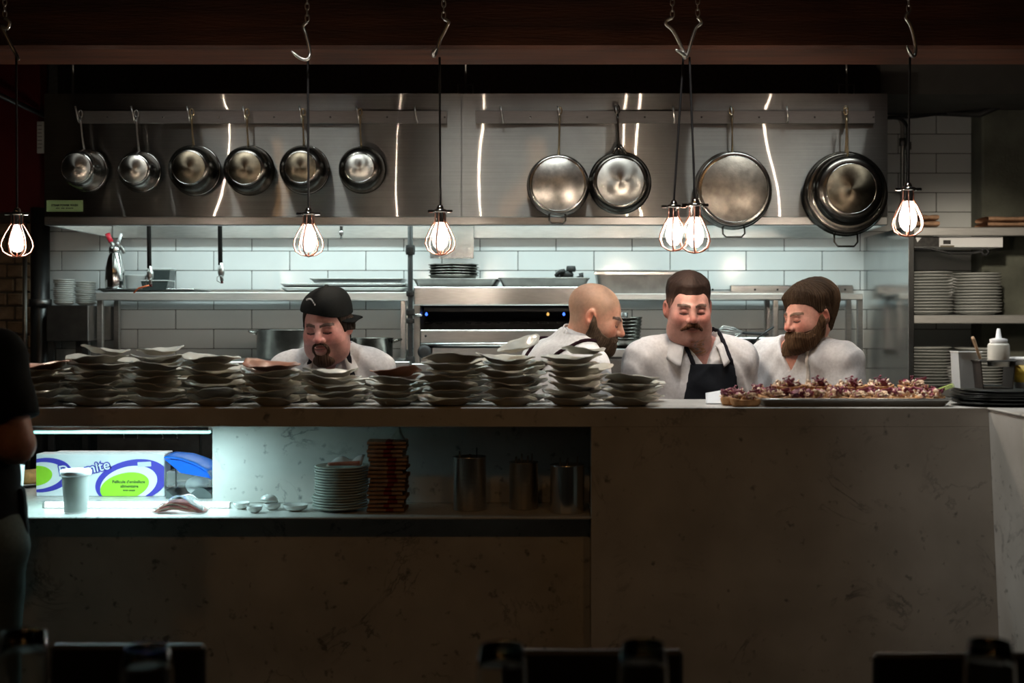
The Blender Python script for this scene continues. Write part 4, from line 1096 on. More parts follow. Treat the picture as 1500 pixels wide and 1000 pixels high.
# ================================================================== food on the pass
tray = sheet_pan('long shallow steel tray of filled bread boats on the pass', 1114, 1398, 586, 596.8, 3.925, .36, 'steel')
tray.location.z = CT + .0005
crust_m = mat('crust', (.56, .30, .13), .7, 0, .35, 30, bump=.5, bscale=120)
leaf_m = mat('radicchio', (.24, .05, .085), .5, 0, .5, 60)
pale_m = mat('pale_leaf', (.78, .55, .38), .55, 0, .35, 60)
nut_m = mat('almond', (.86, .70, .54), .5, 0, .15, 60)
green_m = mat('green_leaf', (.42, .55, .12), .5, 0, .2, 60)
def boat_parts(seed):
    r = random.Random(seed)
    L_, W_, H_ = .052, .030, .026
    def ring(s, z, n=24, dz=0):
        return [(L_ * s * math.copysign(abs(math.cos(a)) ** .8, math.cos(a)), W_ * s * math.copysign(abs(math.sin(a)) ** .8, math.sin(a)), z + dz * math.cos(2 * a)) for a in [2 * math.pi * k / n for k in range(n)]]
    rings = [ring(.78, 0), ring(.92, H_ * .35), ring(1, H_ * .8, dz=.002), ring(.98, H_, dz=.003), ring(.84, H_ * .92, dz=.002), ring(.7, H_ * .55)]
    vs = sum(rings, []); n = 24; fs = [tuple(range(n))[::-1], tuple(range(5 * n, 6 * n))]
    for q in range(5):
        for i in range(n): fs.append((q * n + i, q * n + (i + 1) % n, (q + 1) * n + (i + 1) % n, (q + 1) * n + i))
    crust = MB().add(vs, fs, True).mesh('crust', crust_m)
    def leaves(cnt, size, hmin, hmax, m, nm):
        b = MB()
        for _ in range(cnt):
            c = Vector((r.uniform(-.8, .8) * L_, r.uniform(-.7, .7) * W_, H_ + r.uniform(hmin, hmax)))
            R = Euler((r.uniform(-1.2, 1.2), r.uniform(-1.2, 1.2), r.uniform(0, 6.3))).to_matrix()
            s = size * r.uniform(.6, 1.3); cu = r.uniform(-.8, .8)
            b.sheet(4, 4, lambda u, v: c + R @ Vector((s * (u - .5) * (1 - .5 * (2 * v - 1) ** 2), s * 1.3 * (v - .5), s * cu * ((u - .5) ** 2 * 2 + (v - .5) ** 2))), .0012)
        return b.mesh(nm, m)
    l1 = leaves(12, .019, -.008, .016, leaf_m, 'dark_leaves')
    l2 = leaves(18, .017, -.008, .013, pale_m, 'pale_leaves')
    b = MB()
    for _ in range(9):
        M = Matrix.Translation((r.uniform(-.8, .8) * L_, r.uniform(-.7, .7) * W_, H_ + r.uniform(-.004, .016))) @ Euler((r.uniform(-1, 1), r.uniform(-1, 1), r.uniform(0, 6))).to_matrix().to_4x4()
        b.lathe([(0, -.007), (.004, -.004), (.005, .001), (.003, .006), (0, .008)], 8, M @ Matrix.Diagonal((1, .5, 1, 1)))
    nuts = b.mesh('almonds', nut_m)
    b = MB()
    for _ in range(2):
        x, y = r.uniform(-.6, .6) * L_, r.uniform(-.5, .5) * W_
        pts = [(x + k * r.uniform(-.003, .003), y, H_ + k * .0075) for k in range(5)]
        b.tube(pts, .0013, 5)
        for p in pts[1:]:
            for q in range(2):
                b.lathe([(0, -.003), (.003, 0), (0, .004)], 6, Matrix.Translation((p[0] + r.uniform(-.003, .003), p[1] + r.uniform(-.003, .003), p[2])))
    sprig = b.mesh('sprig', leaf_m)
    return crust, l1, l2, nuts, sprig
bv = [boat_parts(s) for s in range(4)]
rnd = random.Random(8)
def boat(x, y, z, rz, v, label, group, sprig=False):
    t = thing('filled_bread_boat', label, 'food', (x, y, z), (0, 0, rz), group)
    c, a, b, n, s = bv[v]
    inst(c, 'crust', t); inst(a, 'dark_leaves', t); inst(b, 'pale_leaves', t); inst(n, 'almonds', t)
    if sprig: inst(s, 'sprig', t)
    return t
x0, x1 = wx(1122, 3.93), wx(1392, 3.93)
for row in range(4):
    for k in range(7):
        x = x0 + .045 + (x1 - x0 - .09) * k / 6 + rnd.uniform(-.006, .006)
        boat(x, 3.985 + row * .078 + rnd.uniform(-.004, .004), CT + .005 + (0), rnd.uniform(-.35, .35) + (math.pi if rnd.random() < .5 else 0), rnd.randrange(4), 'filled bread boat with red leaves and almonds lying on the steel tray', 'bread boats on the tray', rnd.random() < .45)
for k in range(5):      # second layer
    boat(x0 + .10 + k * .105, 4.10 + .03 * (k % 2), CT + .034, rnd.uniform(-.4, .4), rnd.randrange(4), 'filled bread boat piled on top of the others on the tray', 'bread boats piled on top', True)
boat(wx(1092, 3.96), 3.955, CT + .0006, .15, 0, 'smooth brown bread boat standing alone beside the tray end', None)
boat(wx(1072, 4.0), 4.03, CT + .0006, 1.2, 1, 'bread boat turned end-on beside the paper sheet', None)
boat(wx(1078, 4.1), 4.12, CT + .0006, .5, 2, 'bread boat with a tall sprig behind the two loose ones', None, True)
lf = MB()
for k in range(3):
    lf.sheet(6, 4, lambda u, v: (wx(1374, 4.0) + .05 * u, 3.99 + .006 * k + .012 * (v - .5), CT + .045 + .018 * u + .004 * k), .0012)
tag(lf.build('lettuce_strip', green_m), 'pale green lettuce strips lying on the end of the tray', 'lettuce')

# sheets of paper
t = thing('paper_sheet', 'white paper sheet lying on the pass under the man with the moustache', 'paper', (wx(1046, 4.12), 4.12, CT + .001))
MB().sheet(10, 8, lambda u, v: (-.035 + .09 * u + .02 * v, -.06 + .17 * v, .002 + .040 * v * v * (.6 + .4 * u)), .0006).build('sheet', 'paper', t)
t = thing('order_slip', 'curled white sheet standing upright between the bald man and the moustached man', 'paper', (wx(894, 4.42), 4.36, 1.22))
MB().sheet(12, 10, lambda u, v: (-.045 + .085 * u - .03 * v * (1 - u), .02 * math.sin(u * 3.0), -.02 + (.135 - .09 * u * u) * v), .0006).build('sheet', 'paper', t)
MB().lathe([(0, 0), (.03, 0), (.03, .004), (0, .004)], 16, Matrix.Translation((0, .01, -.021))).build('holder_foot', 'black_paint', t)

# ---- right end of the pass
blk = mat('black_plate', (.018, .022, .022), .3, 0, .2, 20)
bp_me = MB().lathe([(0, .002), (.10, .002), (.14, .012), (.142, .0125), (.143, .011), (.105, 0), (0, 0)], 40).mesh('black_plate', blk)
xb = wx(1462, 3.98) + .005
for k in range(6):
    o = inst(bp_me, 'black_plate', None, (xb + .002 * math.sin(k * 2), 4.02, CT + .002 + k * .0085), (.0, .03 * (k > 0), k))
    tag(o, 'black plate in the pile at the return end of the pass', 'plate', 'black plates on the pass')
ZP = CT + .062
t = thing('white_container', 'tall white plastic container standing on the black plates', 'container', (wx(1421, 4.0), 4.04, ZP - .006))
hw = sz(17, 4.0); hh = sz(54, 4.0)
MB().prism([(-hw * .84, 0), (hw * .9, 0), (hw * 1.02, hh), (-hw * 1.02, hh)], -.04, .04).build('container_body', mat('pale_blue_plastic', (.62, .69, .74), .35, 0, .04, 12), t)
MB().bb(-hw * 1.08, hw * 1.08, -.043, .043, hh * .97, hh * 1.0, .002).build('rim', 'white_plastic', t)
t = thing('dark_insert', 'dark square steel insert holding spoons on the black plates', 'container', (wx(1461, 3.93), 3.97, ZP - .004))
hw = sz(26, 3.93); hh = sz(40, 3.93)
MB().prism([(-hw * .85, 0), (hw * .85, 0), (hw, hh), (hw * .93, hh), (hw * .8, .004), (-hw * .8, .004), (-hw * .93, hh), (-hw, hh)], -.045, .045).build('insert_body', mat('dark_insert', (.06, .05, .045), .3, .3, .3, 20), t)
MB().bb(-hw * 1.08, hw * 1.08, -.05, .05, hh, hh + .004, .001).build('rim', 'steel_dark', t)
t = thing('wooden_spoon', 'wooden spoon handle leaning out of the dark insert', 'spoon', (wx(1440, 3.96), 3.985, ZP + .09))
MB().tube([(0, 0, 0), (-.012, 0, .035), (-.022, 0, .062), (-.026, 0, .072)], [.005, .005, .006, .005], 8).build('handle', mat('pale_wood', (.62, .42, .26), .6, 0, .15, 40), t)
t = thing('squeeze_bottle', 'milky squeeze bottle with a pointed nozzle standing on the dark insert', 'bottle', (wx(1466, 3.95), 3.97, wz(537, 3.95)))
R = sz(15.5, 3.95)
MB().lathe([(0, 0), (R, 0), (R * 1.02, .006), (R, sz(31, 3.95)), (R * .9, sz(34, 3.95)), (0, sz(34, 3.95))], 28).build('bottle_body', mat('milky', (.78, .77, .70), .35, 0, .06, 12), t)
MB().lathe([(R * .8, sz(34.2, 3.95)), (R * .82, sz(40, 3.95)), (R * .5, sz(41.5, 3.95)), (R * .28, sz(42, 3.95)), (R * .14, sz(56, 3.95)), (0, sz(56, 3.95))], 24).build('nozzle_cap', 'white_plastic', t)
t = thing('white_tub', 'white tub with a yellow label at the far end of the pile', 'tub', (wx(1512, 3.95), 3.97, ZP - .004))
MB().lathe([(0, 0), (.045, 0), (.06, .09), (.063, .09), (.063, .1), (0, .1)], 28).build('tub_body', 'white_plastic', t)
MB().lathe([(.0482, .02), (.0505, .02), (.058, .075), (.056, .075)], 28).build('label_band', mat('yellow_label', (.75, .55, .08), .5), t)

# ================================================================== things in the open shelf
def clip(poly, x0, x1, z0, z1):
    def cl(p, f, it):
        out = []
        for a, b in zip(p, p[1:] + p[:1]):
            fa, fb = f(a), f(b)
            if fa >= 0: out.append(a)
            if fa * fb < 0: out.append(it(a, b, fa / (fa - fb)))
        return out
    L_ = lambda a, b, t: (a[0] + (b[0] - a[0]) * t, a[1] + (b[1] - a[1]) * t)
    for f in (lambda p: p[0] - x0, lambda p: x1 - p[0], lambda p: p[1] - z0, lambda p: z1 - p[1]):
        poly = cl(poly, f, L_)
        if not poly: return poly
    return poly
BXY = 4.36
t = thing('film_box', 'white cling film carton with green ovals and violet swooshes', 'box', (wx(147, BXY), BXY, SH + .0005))
bx = lambda px: wx(px, BXY) - t.location.x
bz_ = lambda py: (728 - py) * BXY / FPX
W0, W1, H1 = bx(53), bx(241), bz_(666)
MB().bb(W0, W1, 0, .07, 0, H1, .002).build('carton', mat('carton_white', (.80, .82, .84), .5, 0, .02), t)
MB().bb(W0 + .06, W1 + .008, .012, .066, H1 + .0003, H1 + .005, .001).build('lid_flap', 'carton_white', t)
vio = mat('violet_ink', (.06, .05, .46), .5, 0, .05); grn = mat('green_ink', (.33, .70, .03), .5, 0, .05)
def ell_poly(cx, cy, rx, ry, rot):
    out = []
    for k in range(48):
        a = 2 * math.pi * k / 48; x = rx * math.cos(a); y = ry * math.sin(a); c, s = math.cos(rot), math.sin(rot)
        out.append((bx(cx) + (x * c - y * s) * BXY / FPX, bz_(cy) + (x * s + y * c) * BXY / FPX))
    return clip(out, W0 + .001, W1 - .001, .001, H1 - .001)
layer = 0
for (args, m_, nm) in (((64, 697, 42, 25, .12), vio, 'violet_swoosh'), ((57, 698, 37, 19.5, .15), 'carton_white', 'white_oval'), ((53, 698, 24, 14.5, .12), grn, 'green_oval'),
                       ((193, 706, 54, 31, .22), vio, 'violet_swoosh'), ((189, 710, 42.5, 25.5, .25), 'carton_white', 'white_oval'), ((183, 713.5, 36.5, 19.5, .24), grn, 'green_oval')):
    layer = layer + 1
    p = ell_poly(*args)
    MB().prism(p, -.0004 - .0005 * layer, 0.0).build(nm, m_, t)
dk = mat('dark_ink', (.02, .06, .02), .6)
put_text("Pellicule d'emballage", .0142, 'dark_ink', t, (bx(189), -.0038, bz_(706.8)), offset=.00025)
put_text('alimentaire', .0142, 'dark_ink', t, (bx(190), -.0038, bz_(713.3)), offset=.00025)
put_text('tout usage', .010, 'dark_ink', t, (bx(189.5), -.0038, bz_(719)), offset=.0002)
for (tx, px, py, sz_, ang) in (('mite', 143, 685.5, .050, .22), ('D', 94, 690, .047, .20)):
    put_text(tx, sz_, 'violet_ink', t, (bx(px), -.0040, bz_(py)), (math.pi / 2, -ang, 0), offset=.0042, name='wordmark_outline')
    put_text(tx, sz_, 'carton_white', t, (bx(px), -.0046, bz_(py)), (math.pi / 2, -ang, 0), offset=.0004, name='wordmark')
MB().box((bx(212), -.004, bz_(681)), (.048, .001, .017), 0, (0, -.05, 0)).build('paper_label', 'paper', t)
MB().box((bx(128), -.002, bz_(716)), (.006, .0006, .002)).box((bx(128), -.002, bz_(718.5)), (.008, .0006, .002)).build('printed_mark', 'dark_ink', t)

def deli_cup(label, px0, px1, py0, py1, Y, fill, lid=True):
    R = sz(px1 - px0, Y) / 2; h = wz(py0, Y) - (SH + .0006)
    t = thing('plastic_cup', label, 'cup', (wx((px0 + px1) / 2, Y), Y + R, SH + .0006))
    MB().lathe([(0, 0), (R * .74, 0), (R * .78, .004), (R * .95, h * .93), (R * .97, h * .95), (R * .94, h * .95), (R * .75, .005), (0, .004)], 40).build('cup_body', mat('cup_plastic', (.80, .84, .82), .3, 0, .03, 12, trans=.45, ior=1.2), t)
    if fill: MB().lathe([(0, .006), (R * .725, .006), (R * .89, h * .83), (0, h * .83)], 36).build('filling', fill, t)
    if lid: MB().lathe([(0, h * .90), (R * .93, h * .90), (R * 1.0, h * .86), (R * 1.06, h * .90), (R * 1.06, h * .97), (R * .98, h), (0, h)], 40).build('lid', 'white_plastic', t)
    return t
deli_cup('lidded plastic cup of pale green soup before the film carton', 82, 124, 690, 753, 3.945, mat('soup', (.66, .68, .50), .5, 0, .15, 10))
deli_cup('empty pale plastic cup beside the server', -18, 26, 681, 745, 3.98, mat('mint', (.35, .62, .48), .5, 0, .08, 10), False)
# bread on a plate behind the carton
o = tag(inst(plate_me(.1, 'small_plate', 'grey_ceramic', .012), 'side_plate', None, (wx(28, 4.62), 4.64, SH + .0035)), 'grey plate under the bread behind the film carton', 'plate')
t = thing('bread_roll', 'golden bread roll on the grey plate beside the film carton', 'bread', (wx(42, 4.60), 4.62, SH + .0125))
MB().lathe([(0, 0), (.05, .002), (.06, .02), (.052, .04), (.03, .05), (0, .052)], 24, wob=lambda a, r, z: (r * (1 + .06 * math.sin(3 * a)), z * (1 + .05 * math.sin(2 * a)))).build('crumb', mat('bread', (.62, .40, .14), .7, 0, .3, 25, bump=.4), t)

# blue lidded dispenser
DY = 4.30
t = thing('lidded_dispenser', 'clear plastic dispenser with an open blue lid beside the film carton', 'dispenser', (wx(277, DY), DY, SH + .0005))
dx = lambda px: wx(px, DY) - t.location.x
dz = lambda py: max(0, wz(py, DY) - t.location.z)
MB().bb(dx(243), dx(312), .0, .17, dz(714), dz(690), .006).build('clear_body', 'clear_plastic', t)
pts = [(244, 692), (236, 678), (240, 670), (262, 672), (285, 680), (302, 690), (309, 702)]
def lid_fn(u, v):
    q = u * (len(pts) - 3) ; i = int(min(q, len(pts) - 4)); f = q - i
    a, b = pts[i + 2], pts[i + 3]
    px = a[0] + (b[0] - a[0]) * f; py = a[1] + (b[1] - a[1]) * f
    return (dx(px), .0 + .18 * v, dz(py) + .006 * math.sin(math.pi * v))
blue = mat('blue_plastic', (.01, .16, .72), .25, 0, .1, 10)
MB().sheet(14, 8, lid_fn, .004).build('lid_top', blue, t)
MB().prism([(dx(241), dz(672)), (dx(264), dz(674)), (dx(287), dz(682)), (dx(303), dz(692)), (dx(309), dz(700)), (dx(265), dz(692))][::-1], -.004, .0).build('lid_side', mat('blue_deep', (.005, .12, .80), .3, 0, .1, 10), t)
b = []
for k in range(13):
    u = k / 12; b.append((dx(243 + 67 * u), dz(721 - 9 * math.sin(u * 7.2 + 2.4) + 2)))
MB().prism(([(dx(243), 0), (dx(310), 0)] + b[::-1])[::-1], .0, .17).build('wavy_base', mat('grey_base', (.10, .12, .12), .4, 0, .2, 12), t)
MB().tube([(dx(258), -.006, dz(686)), (dx(258.5), -.006, dz(720))], .0022, 6).build('blade_guard', 'black_paint', t)
MB().lathe([(0, 0), (.03, .0), (.03, .12), (0, .12)], 20, Matrix.Translation((dx(282), .02, dz(712))) @ Matrix.Rotation(-math.pi / 2, 4, 'X')).build('film_roll', 'white_plastic', t)

# wrapped ham
t = thing('wrapped_ham', 'pile of ham slices in clear film on the lit shelf', 'meat', (wx(262, 3.98), 4.0, SH + .0008))
r5 = random.Random(5)
pk = mat('ham', (.62, .22, .20), .4, 0, .4, 30); fat = mat('ham_fat', (.74, .68, .52), .4, 0, .2, 30)
for k in range(7):
    ph = r5.uniform(0, 6)
    MB().sheet(12, 8, lambda u, v: (-.075 + .15 * u + .01 * math.sin(ph + 4 * v), -.035 + .07 * v, .003 + k * .0048 * math.sin(math.pi * min(1, u * 1.02)) + .006 * math.sin(math.pi * u) + .003 * math.sin(9 * u + ph) * math.sin(math.pi * u) + .001), .002).build('slice', (pk, fat, pk)[k % 3], t)
MB().sheet(16, 10, lambda u, v: (-.082 + .164 * u, -.04 + .08 * v, .005 + .047 * math.sin(math.pi * u) + .004 * math.sin(14 * u + 5 * v)), .0006).build('film', 'clear_plastic', t)

# small white bowls
sb = MB().lathe([(0, .003), (.012, .003), (.024, .012), (.0285, .026), (.03, .0265), (.0305, .025), (.0265, .01), (.014, 0), (0, 0)], 28).mesh('bowl_shell', 'white_ceramic')
for (px, Y, s, rx, lab) in ((354, 4.07, .9, 0, 'small white dip bowl nearest the shelf light'), (373, 3.99, .85, 0, 'small white dip bowl standing in front of the others'), (399, 4.05, .92, 0, 'small white dip bowl under the tilted one'), (433, 4.03, 1.38, 0, 'wide low white dip bowl beside the plate stack')):
    t = thing('dip_bowl', lab, 'bowl', (wx(px, Y), Y, SH + .0006), (rx, 0, 0))
    inst(sb, 'bowl_shell', t, scale=(s, s, .82 if s < 1.2 else .78))
t = thing('dip_bowl', 'small white dip bowl lying upside down tilted on another', 'bowl', (wx(396, 4.06), 4.06, SH + .048), (math.pi - .25, .12, 0))
inst(sb, 'bowl_shell', t, scale=(.95, .95, .8))

# green white plates and folded paper
pl = plate_me(sz(39, 4.05), 'plate_shell', mat('celadon', (.50, .55, .50), .25, 0, .05, 12), .014)
for k in range(16):
    off = .0015 * math.sin(k * 1.7) + (-.004 if k < 5 else .002)
    t = thing('small_plate', ('thick rimmed pale green plate low in the stack on the open shelf' if k < 5 else 'pale green plate in the upper part of the stack on the open shelf'), 'plate', (wx(500, 4.05) + off, 4.05, SH + .0025 + k * .0087), (0, .006 * math.sin(k), k), 'lower plates in the open shelf' if k < 5 else 'upper plates in the open shelf')
    inst(pl, 'plate_shell', t, scale=(1.04, 1.0, 1) if k < 5 else None)
zt = SH + .0025 + 16 * .0087 + .008
t = thing('folded_paper', 'crumpled paper napkin with a pink edge on the plate stack in the open shelf', 'napkin', (wx(508, 4.05), 4.05, zt))
MB().sheet(12, 8, lambda u, v: (-.06 + .115 * u, -.04 + .08 * v, .002 + .018 * v * abs(math.sin(u * 5.2)) + .010 * u * v), .001).build('paper', 'paper', t)
MB().sheet(12, 3, lambda u, v: (-.055 + .105 * u, -.043, .001 + .010 * v + .006 * u * v), .001).build('pink_edge', mat('pink_paper', (.55, .25, .20), .7), t)
# folded napkins with red stripes
nap = mat('napkin', (.40, .26, .17), .9, 0, .2, 60, bump=.5, bscale=400); nred = mat('napkin_red', (.20, .03, .025), .9, 0, .3, 60)
r7 = random.Random(7)
zc = SH + .0008; n = 17
for k in range(n):
    h = .0136
    t = thing('folded_napkin', 'folded tan cloth napkin with a dark red stripe in the tall pile', 'napkin', (wx(569, 4.04) + r7.uniform(-.005, .005), 4.04, zc), (0, 0, r7.uniform(-.05, .05)), 'napkins piled in the open shelf')
    w, d, ph = .060 + r7.uniform(-.004, .003), .055, r7.uniform(0, 6)
    def fn(u, v, e=0, w=w, ph=ph):
        a = v * 2 * math.pi
        return ((w + e) * (2 * u - 1), (d + e) * math.copysign(abs(math.cos(a)) ** .5, math.cos(a)), h / 2 + math.copysign(abs(math.sin(a)) ** .7, math.sin(a)) * (h * .49 + e) * (1 + .10 * math.sin(u * 8 + ph)))
    MB().grid(16, 20, fn).build('cloth', nap, t)
    s0 = r7.uniform(.45, .58); s1 = s0 + r7.uniform(.15, .28)
    MB().grid(6, 20, lambda u, v: fn(s0 + (s1 - s0) * u, v, .0007)).build('red_stripe', nred, t)
    zc += h
t = thing('folded_napkin', 'napkin corner sticking up from the top of the tall napkin pile', 'napkin', (wx(584, 4.04), 4.04, zc))
MB().sheet(6, 6, lambda u, v: (-.03 + .06 * u * (1 - .4 * v), .02 - .04 * u, .001 + .045 * v * v * u), .002).build('cloth', mat('napkin_pale', (.55, .55, .48), .9), t)

# steel canisters with cutlery
def canister(label, px0, px1, py0, Y, bright, nfork, seed):
    R = sz(px1 - px0, Y) / 2; h = wz(py0, Y) - SH - .0006
    t = thing('steel_canister', label, 'canister', (wx((px0 + px1) / 2, Y), Y + .0, SH + .0006))
    MB().lathe([(0, 0), (R * .98, 0), (R, .003), (R, h - .003), (R + .002, h), (R - .002, h), (R - .003, .004), (0, .004)], 36).build('body', 'steel_bright' if bright else 'steel', t)
    r = random.Random(seed)
    for k in range(nfork):
        a = r.uniform(0, 6.28); q = R * .6
        x, y = q * math.cos(a), q * math.sin(a)
        hh = h + r.uniform(.005, .03)
        MB().tube([(x * .6, y * .6, .006), (x, y, hh * .8), (x * 1.02, y * 1.02, hh)], [.0025, .003, .005], 6, flat=.5).build('cutlery', 'steel_dark', t)
    return t
canister('tall plain steel canister beside the napkin pile', 664, 712, 668, 4.06, False, 3, 1)
canister('steel canister crowded with dark cutlery between two others', 746, 788, 676, 4.08, False, 9, 2)
canister('bright rimmed steel canister at the closed end of the open shelf', 806, 856, 680, 4.0, True, 6, 3)

# ================================================================== dining side, blurred in front
wood_b = mat('chair_black', (.008, .008, .007), .5, 0, .3, 12)
def chair(label, px0, px1, py, Y, notch=False):
    w = sz(px1 - px0, Y) / 2; zt = wz(py, Y)
    t = thing('dining_chair', label, 'chair', (wx((px0 + px1) / 2, Y), Y, 0))
    MB().bb(-w, w, -.015, .015, zt - .16, zt, .008).build('backrest', wood_b, t)
    MB().bb(-w, w, -.40, 0.01, .44, .47, .01).build('seat', wood_b, t)
    for sx in (-1, 1):
        MB().bb(sx * (w - .02) - .014, sx * (w - .02) + .014, -.013, .013, 0, zt - .16).build('leg', wood_b, t)
        MB().bb(sx * (w - .02) - .014, sx * (w - .02) + .014, -.39, -.364, 0, .44).build('leg', wood_b, t)
    MB().bb(-w + .03, w - .03, -.008, .008, zt - .26, zt - .22, .004).build('back_slat', wood_b, t)
    return t
chair('black dining chair with a square back under the lit shelf', 76, 301, 943, 2.6)
chair('black dining chair with a wide back below the steel canisters', 735, 1000, 951, 2.6)
chair('black dining chair by the counter return', 1279, 1530, 956, 2.6)
glass_m = mat('glass', (.95, .97, .96), .02, 0, .01, 5, trans=1.0, ior=1.45)
tbl = thing('dining_table', 'dark dining table in front of the black chairs', 'table', (0, 1.85, 0))
MB().bb(-1.6, 1.6, -.35, .30, .705, .74, .006).build('tabletop', mat('table_wood', (.03, .02, .014), .4, 0, .3, 8), tbl)
for sx in (-1.5, 0, 1.5): MB().bb(sx - .03, sx + .03, -.05, .05, 0, .704).build('leg', wood_b, tbl)
def wineglass(px, py, Y, label, s=1.0):
    h = wz(py, Y) - .741
    t = thing('wine_glass', label, 'glass', (wx(px, Y), Y, .741))
    R = .041 * s
    MB().lathe([(0, 0), (.033, 0), (.034, .002), (.006, .006), (.0035, .012), (.0035, h * .42), (.008, h * .45), (R * .75, h * .53), (R, h * .68), (R * .96, h * .85), (R * .82, h), (R * .80, h), (R * .94, h * .85), (R * .975, h * .68), (R * .73, h * .54), (0, h * .47)], 32).build('glass_body', glass_m, t)
for (px, py, Y, lab) in ((36, 925, 2.0, 'wine glass in front of the server'), (215, 947, 1.95, 'wine glass before the chair under the lit shelf'), (735, 945, 1.95, 'wine glass at one corner of the wide chair back'), (942, 942, 1.98, 'wine glass at the other corner of the wide chair back'), (1450, 940, 1.98, 'wine glass before the chair by the counter return')):
    wineglass(px, py, Y, lab)
# ================================================================== people
def smin(a, b, k):
    h = np.maximum(k - np.abs(a - b), 0) / k
    return np.minimum(a, b) - h * h * k * .25
def smax(a, b, k): return -smin(-a, -b, k)
def ell(P, c, r):
    x, y, z = (P[0] - c[0]) / r[0], (P[1] - c[1]) / r[1], (P[2] - c[2]) / r[2]
    k0 = np.sqrt(x * x + y * y + z * z)
    k1 = np.sqrt((x / r[0]) ** 2 + (y / r[1]) ** 2 + (z / r[2]) ** 2) + 1e-6
    return k0 * (k0 - 1) / k1
def sph(P, c, r):
    return np.sqrt((P[0] - c[0]) ** 2 + (P[1] - c[1]) ** 2 + (P[2] - c[2]) ** 2) - r
def cone(P, a, b, r1, r2):
    ba = [b[i] - a[i] for i in range(3)]; L2 = sum(v * v for v in ba) + 1e-9
    px, py, pz = P[0] - a[0], P[1] - a[1], P[2] - a[2]
    h = np.clip((px * ba[0] + py * ba[1] + pz * ba[2]) / L2, 0, 1)
    return np.sqrt((px - h * ba[0]) ** 2 + (py - h * ba[1]) ** 2 + (pz - h * ba[2]) ** 2) - (r1 + (r2 - r1) * h)
def mgrid(lo, hi, h):
    ax = [np.arange(lo[i], hi[i] + h, h, dtype=np.float32) for i in range(3)]
    return np.meshgrid(*ax, indexing='ij')
def surf_net(d, lo, h):
    """smooth quad surface where the field changes sign"""
    s = d < 0
    n = [v - 1 for v in d.shape]
    tot = n[0] * n[1] * n[2]
    acc = np.zeros((3, tot)); cnt = np.zeros(tot)
    quads = []
    for ax in range(3):
        o1, o2 = (ax + 1) % 3, (ax + 2) % 3
        A = [slice(None)] * 3; B = [slice(None)] * 3
        A[ax] = slice(0, -1); B[ax] = slice(1, None)
        cr = s[tuple(A)] != s[tuple(B)]
        I = np.array(np.nonzero(cr))
        if I.shape[1] == 0: continue
        d0 = d[tuple(A)][cr]; d1 = d[tuple(B)][cr]
        t = d0 / (d0 - d1)
        pos = I.astype(float); pos[ax] += t
        cells = {}
        ok = (I[o1] > 0) & (I[o1] < d.shape[o1] - 1) & (I[o2] > 0) & (I[o2] < d.shape[o2] - 1)
        I = I[:, ok]; pos = pos[:, ok]; sg = d0[ok] < 0
        for a in (0, 1):
            for b in (0, 1):
                J = I.copy(); J[o1] -= a; J[o2] -= b
                lin = (J[0] * n[1] + J[1]) * n[2] + J[2]
                cells[(a, b)] = lin
                cnt += np.bincount(lin, minlength=tot)
                for q in range(3): acc[q] += np.bincount(lin, weights=pos[q], minlength=tot)
        q = np.stack([cells[(1, 1)], cells[(0, 1)], cells[(0, 0)], cells[(1, 0)]], 1)
        q[~sg] = q[~sg][:, ::-1]
        quads.append(q)
    used = np.nonzero(cnt)[0]
    remap = -np.ones(tot, dtype=np.int64); remap[used] = np.arange(len(used))
    V = (acc[:, used] / cnt[used]).T * h + np.array(lo)
    F = remap[np.concatenate(quads)] if quads else np.zeros((0, 4), int)
    return V, F
def np_mesh(name, V, F, material, col=None):
    me = bpy.data.meshes.new(name)
    me.vertices.add(len(V)); me.vertices.foreach_set('co', np.asarray(V, dtype=np.float32).ravel())
    me.loops.add(len(F) * 4); me.loops.foreach_set('vertex_index', np.asarray(F, dtype=np.int32).ravel())
    me.polygons.add(len(F)); me.polygons.foreach_set('loop_start', np.arange(0, len(F) * 4, 4, dtype=np.int32))
    me.polygons.foreach_set('loop_total', np.full(len(F), 4, dtype=np.int32))
    me.update(calc_edges=True)
    me.polygons.foreach_set('use_smooth', np.ones(len(F), dtype=bool))
    if col is not None:
        a = me.color_attributes.new('Col', 'FLOAT_COLOR', 'POINT')
        a.data.foreach_set('color', np.concatenate([col, np.ones((len(col), 1))], 1).astype(np.float32).ravel())
    me.materials.append(MATS[material] if isinstance(material, str) else material)
    me.validate(); return me
def join(parts):
    Vs, Fs, Cs, n = [], [], [], 0
    for V, F, C in parts:
        Vs.append(V); Fs.append(F + n); Cs.append(C); n += len(V)
    return np.concatenate(Vs), np.concatenate(Fs), np.concatenate(Cs)

attr_mat('skin', .48, subs=.12, bump=.12, bscale=500, sheen=.4)
attr_mat('hair', .55, bump=.5, bscale=700, sheen=.12)
attr_mat('cloth', .9, bump=.25, bscale=900, sheen=.08)

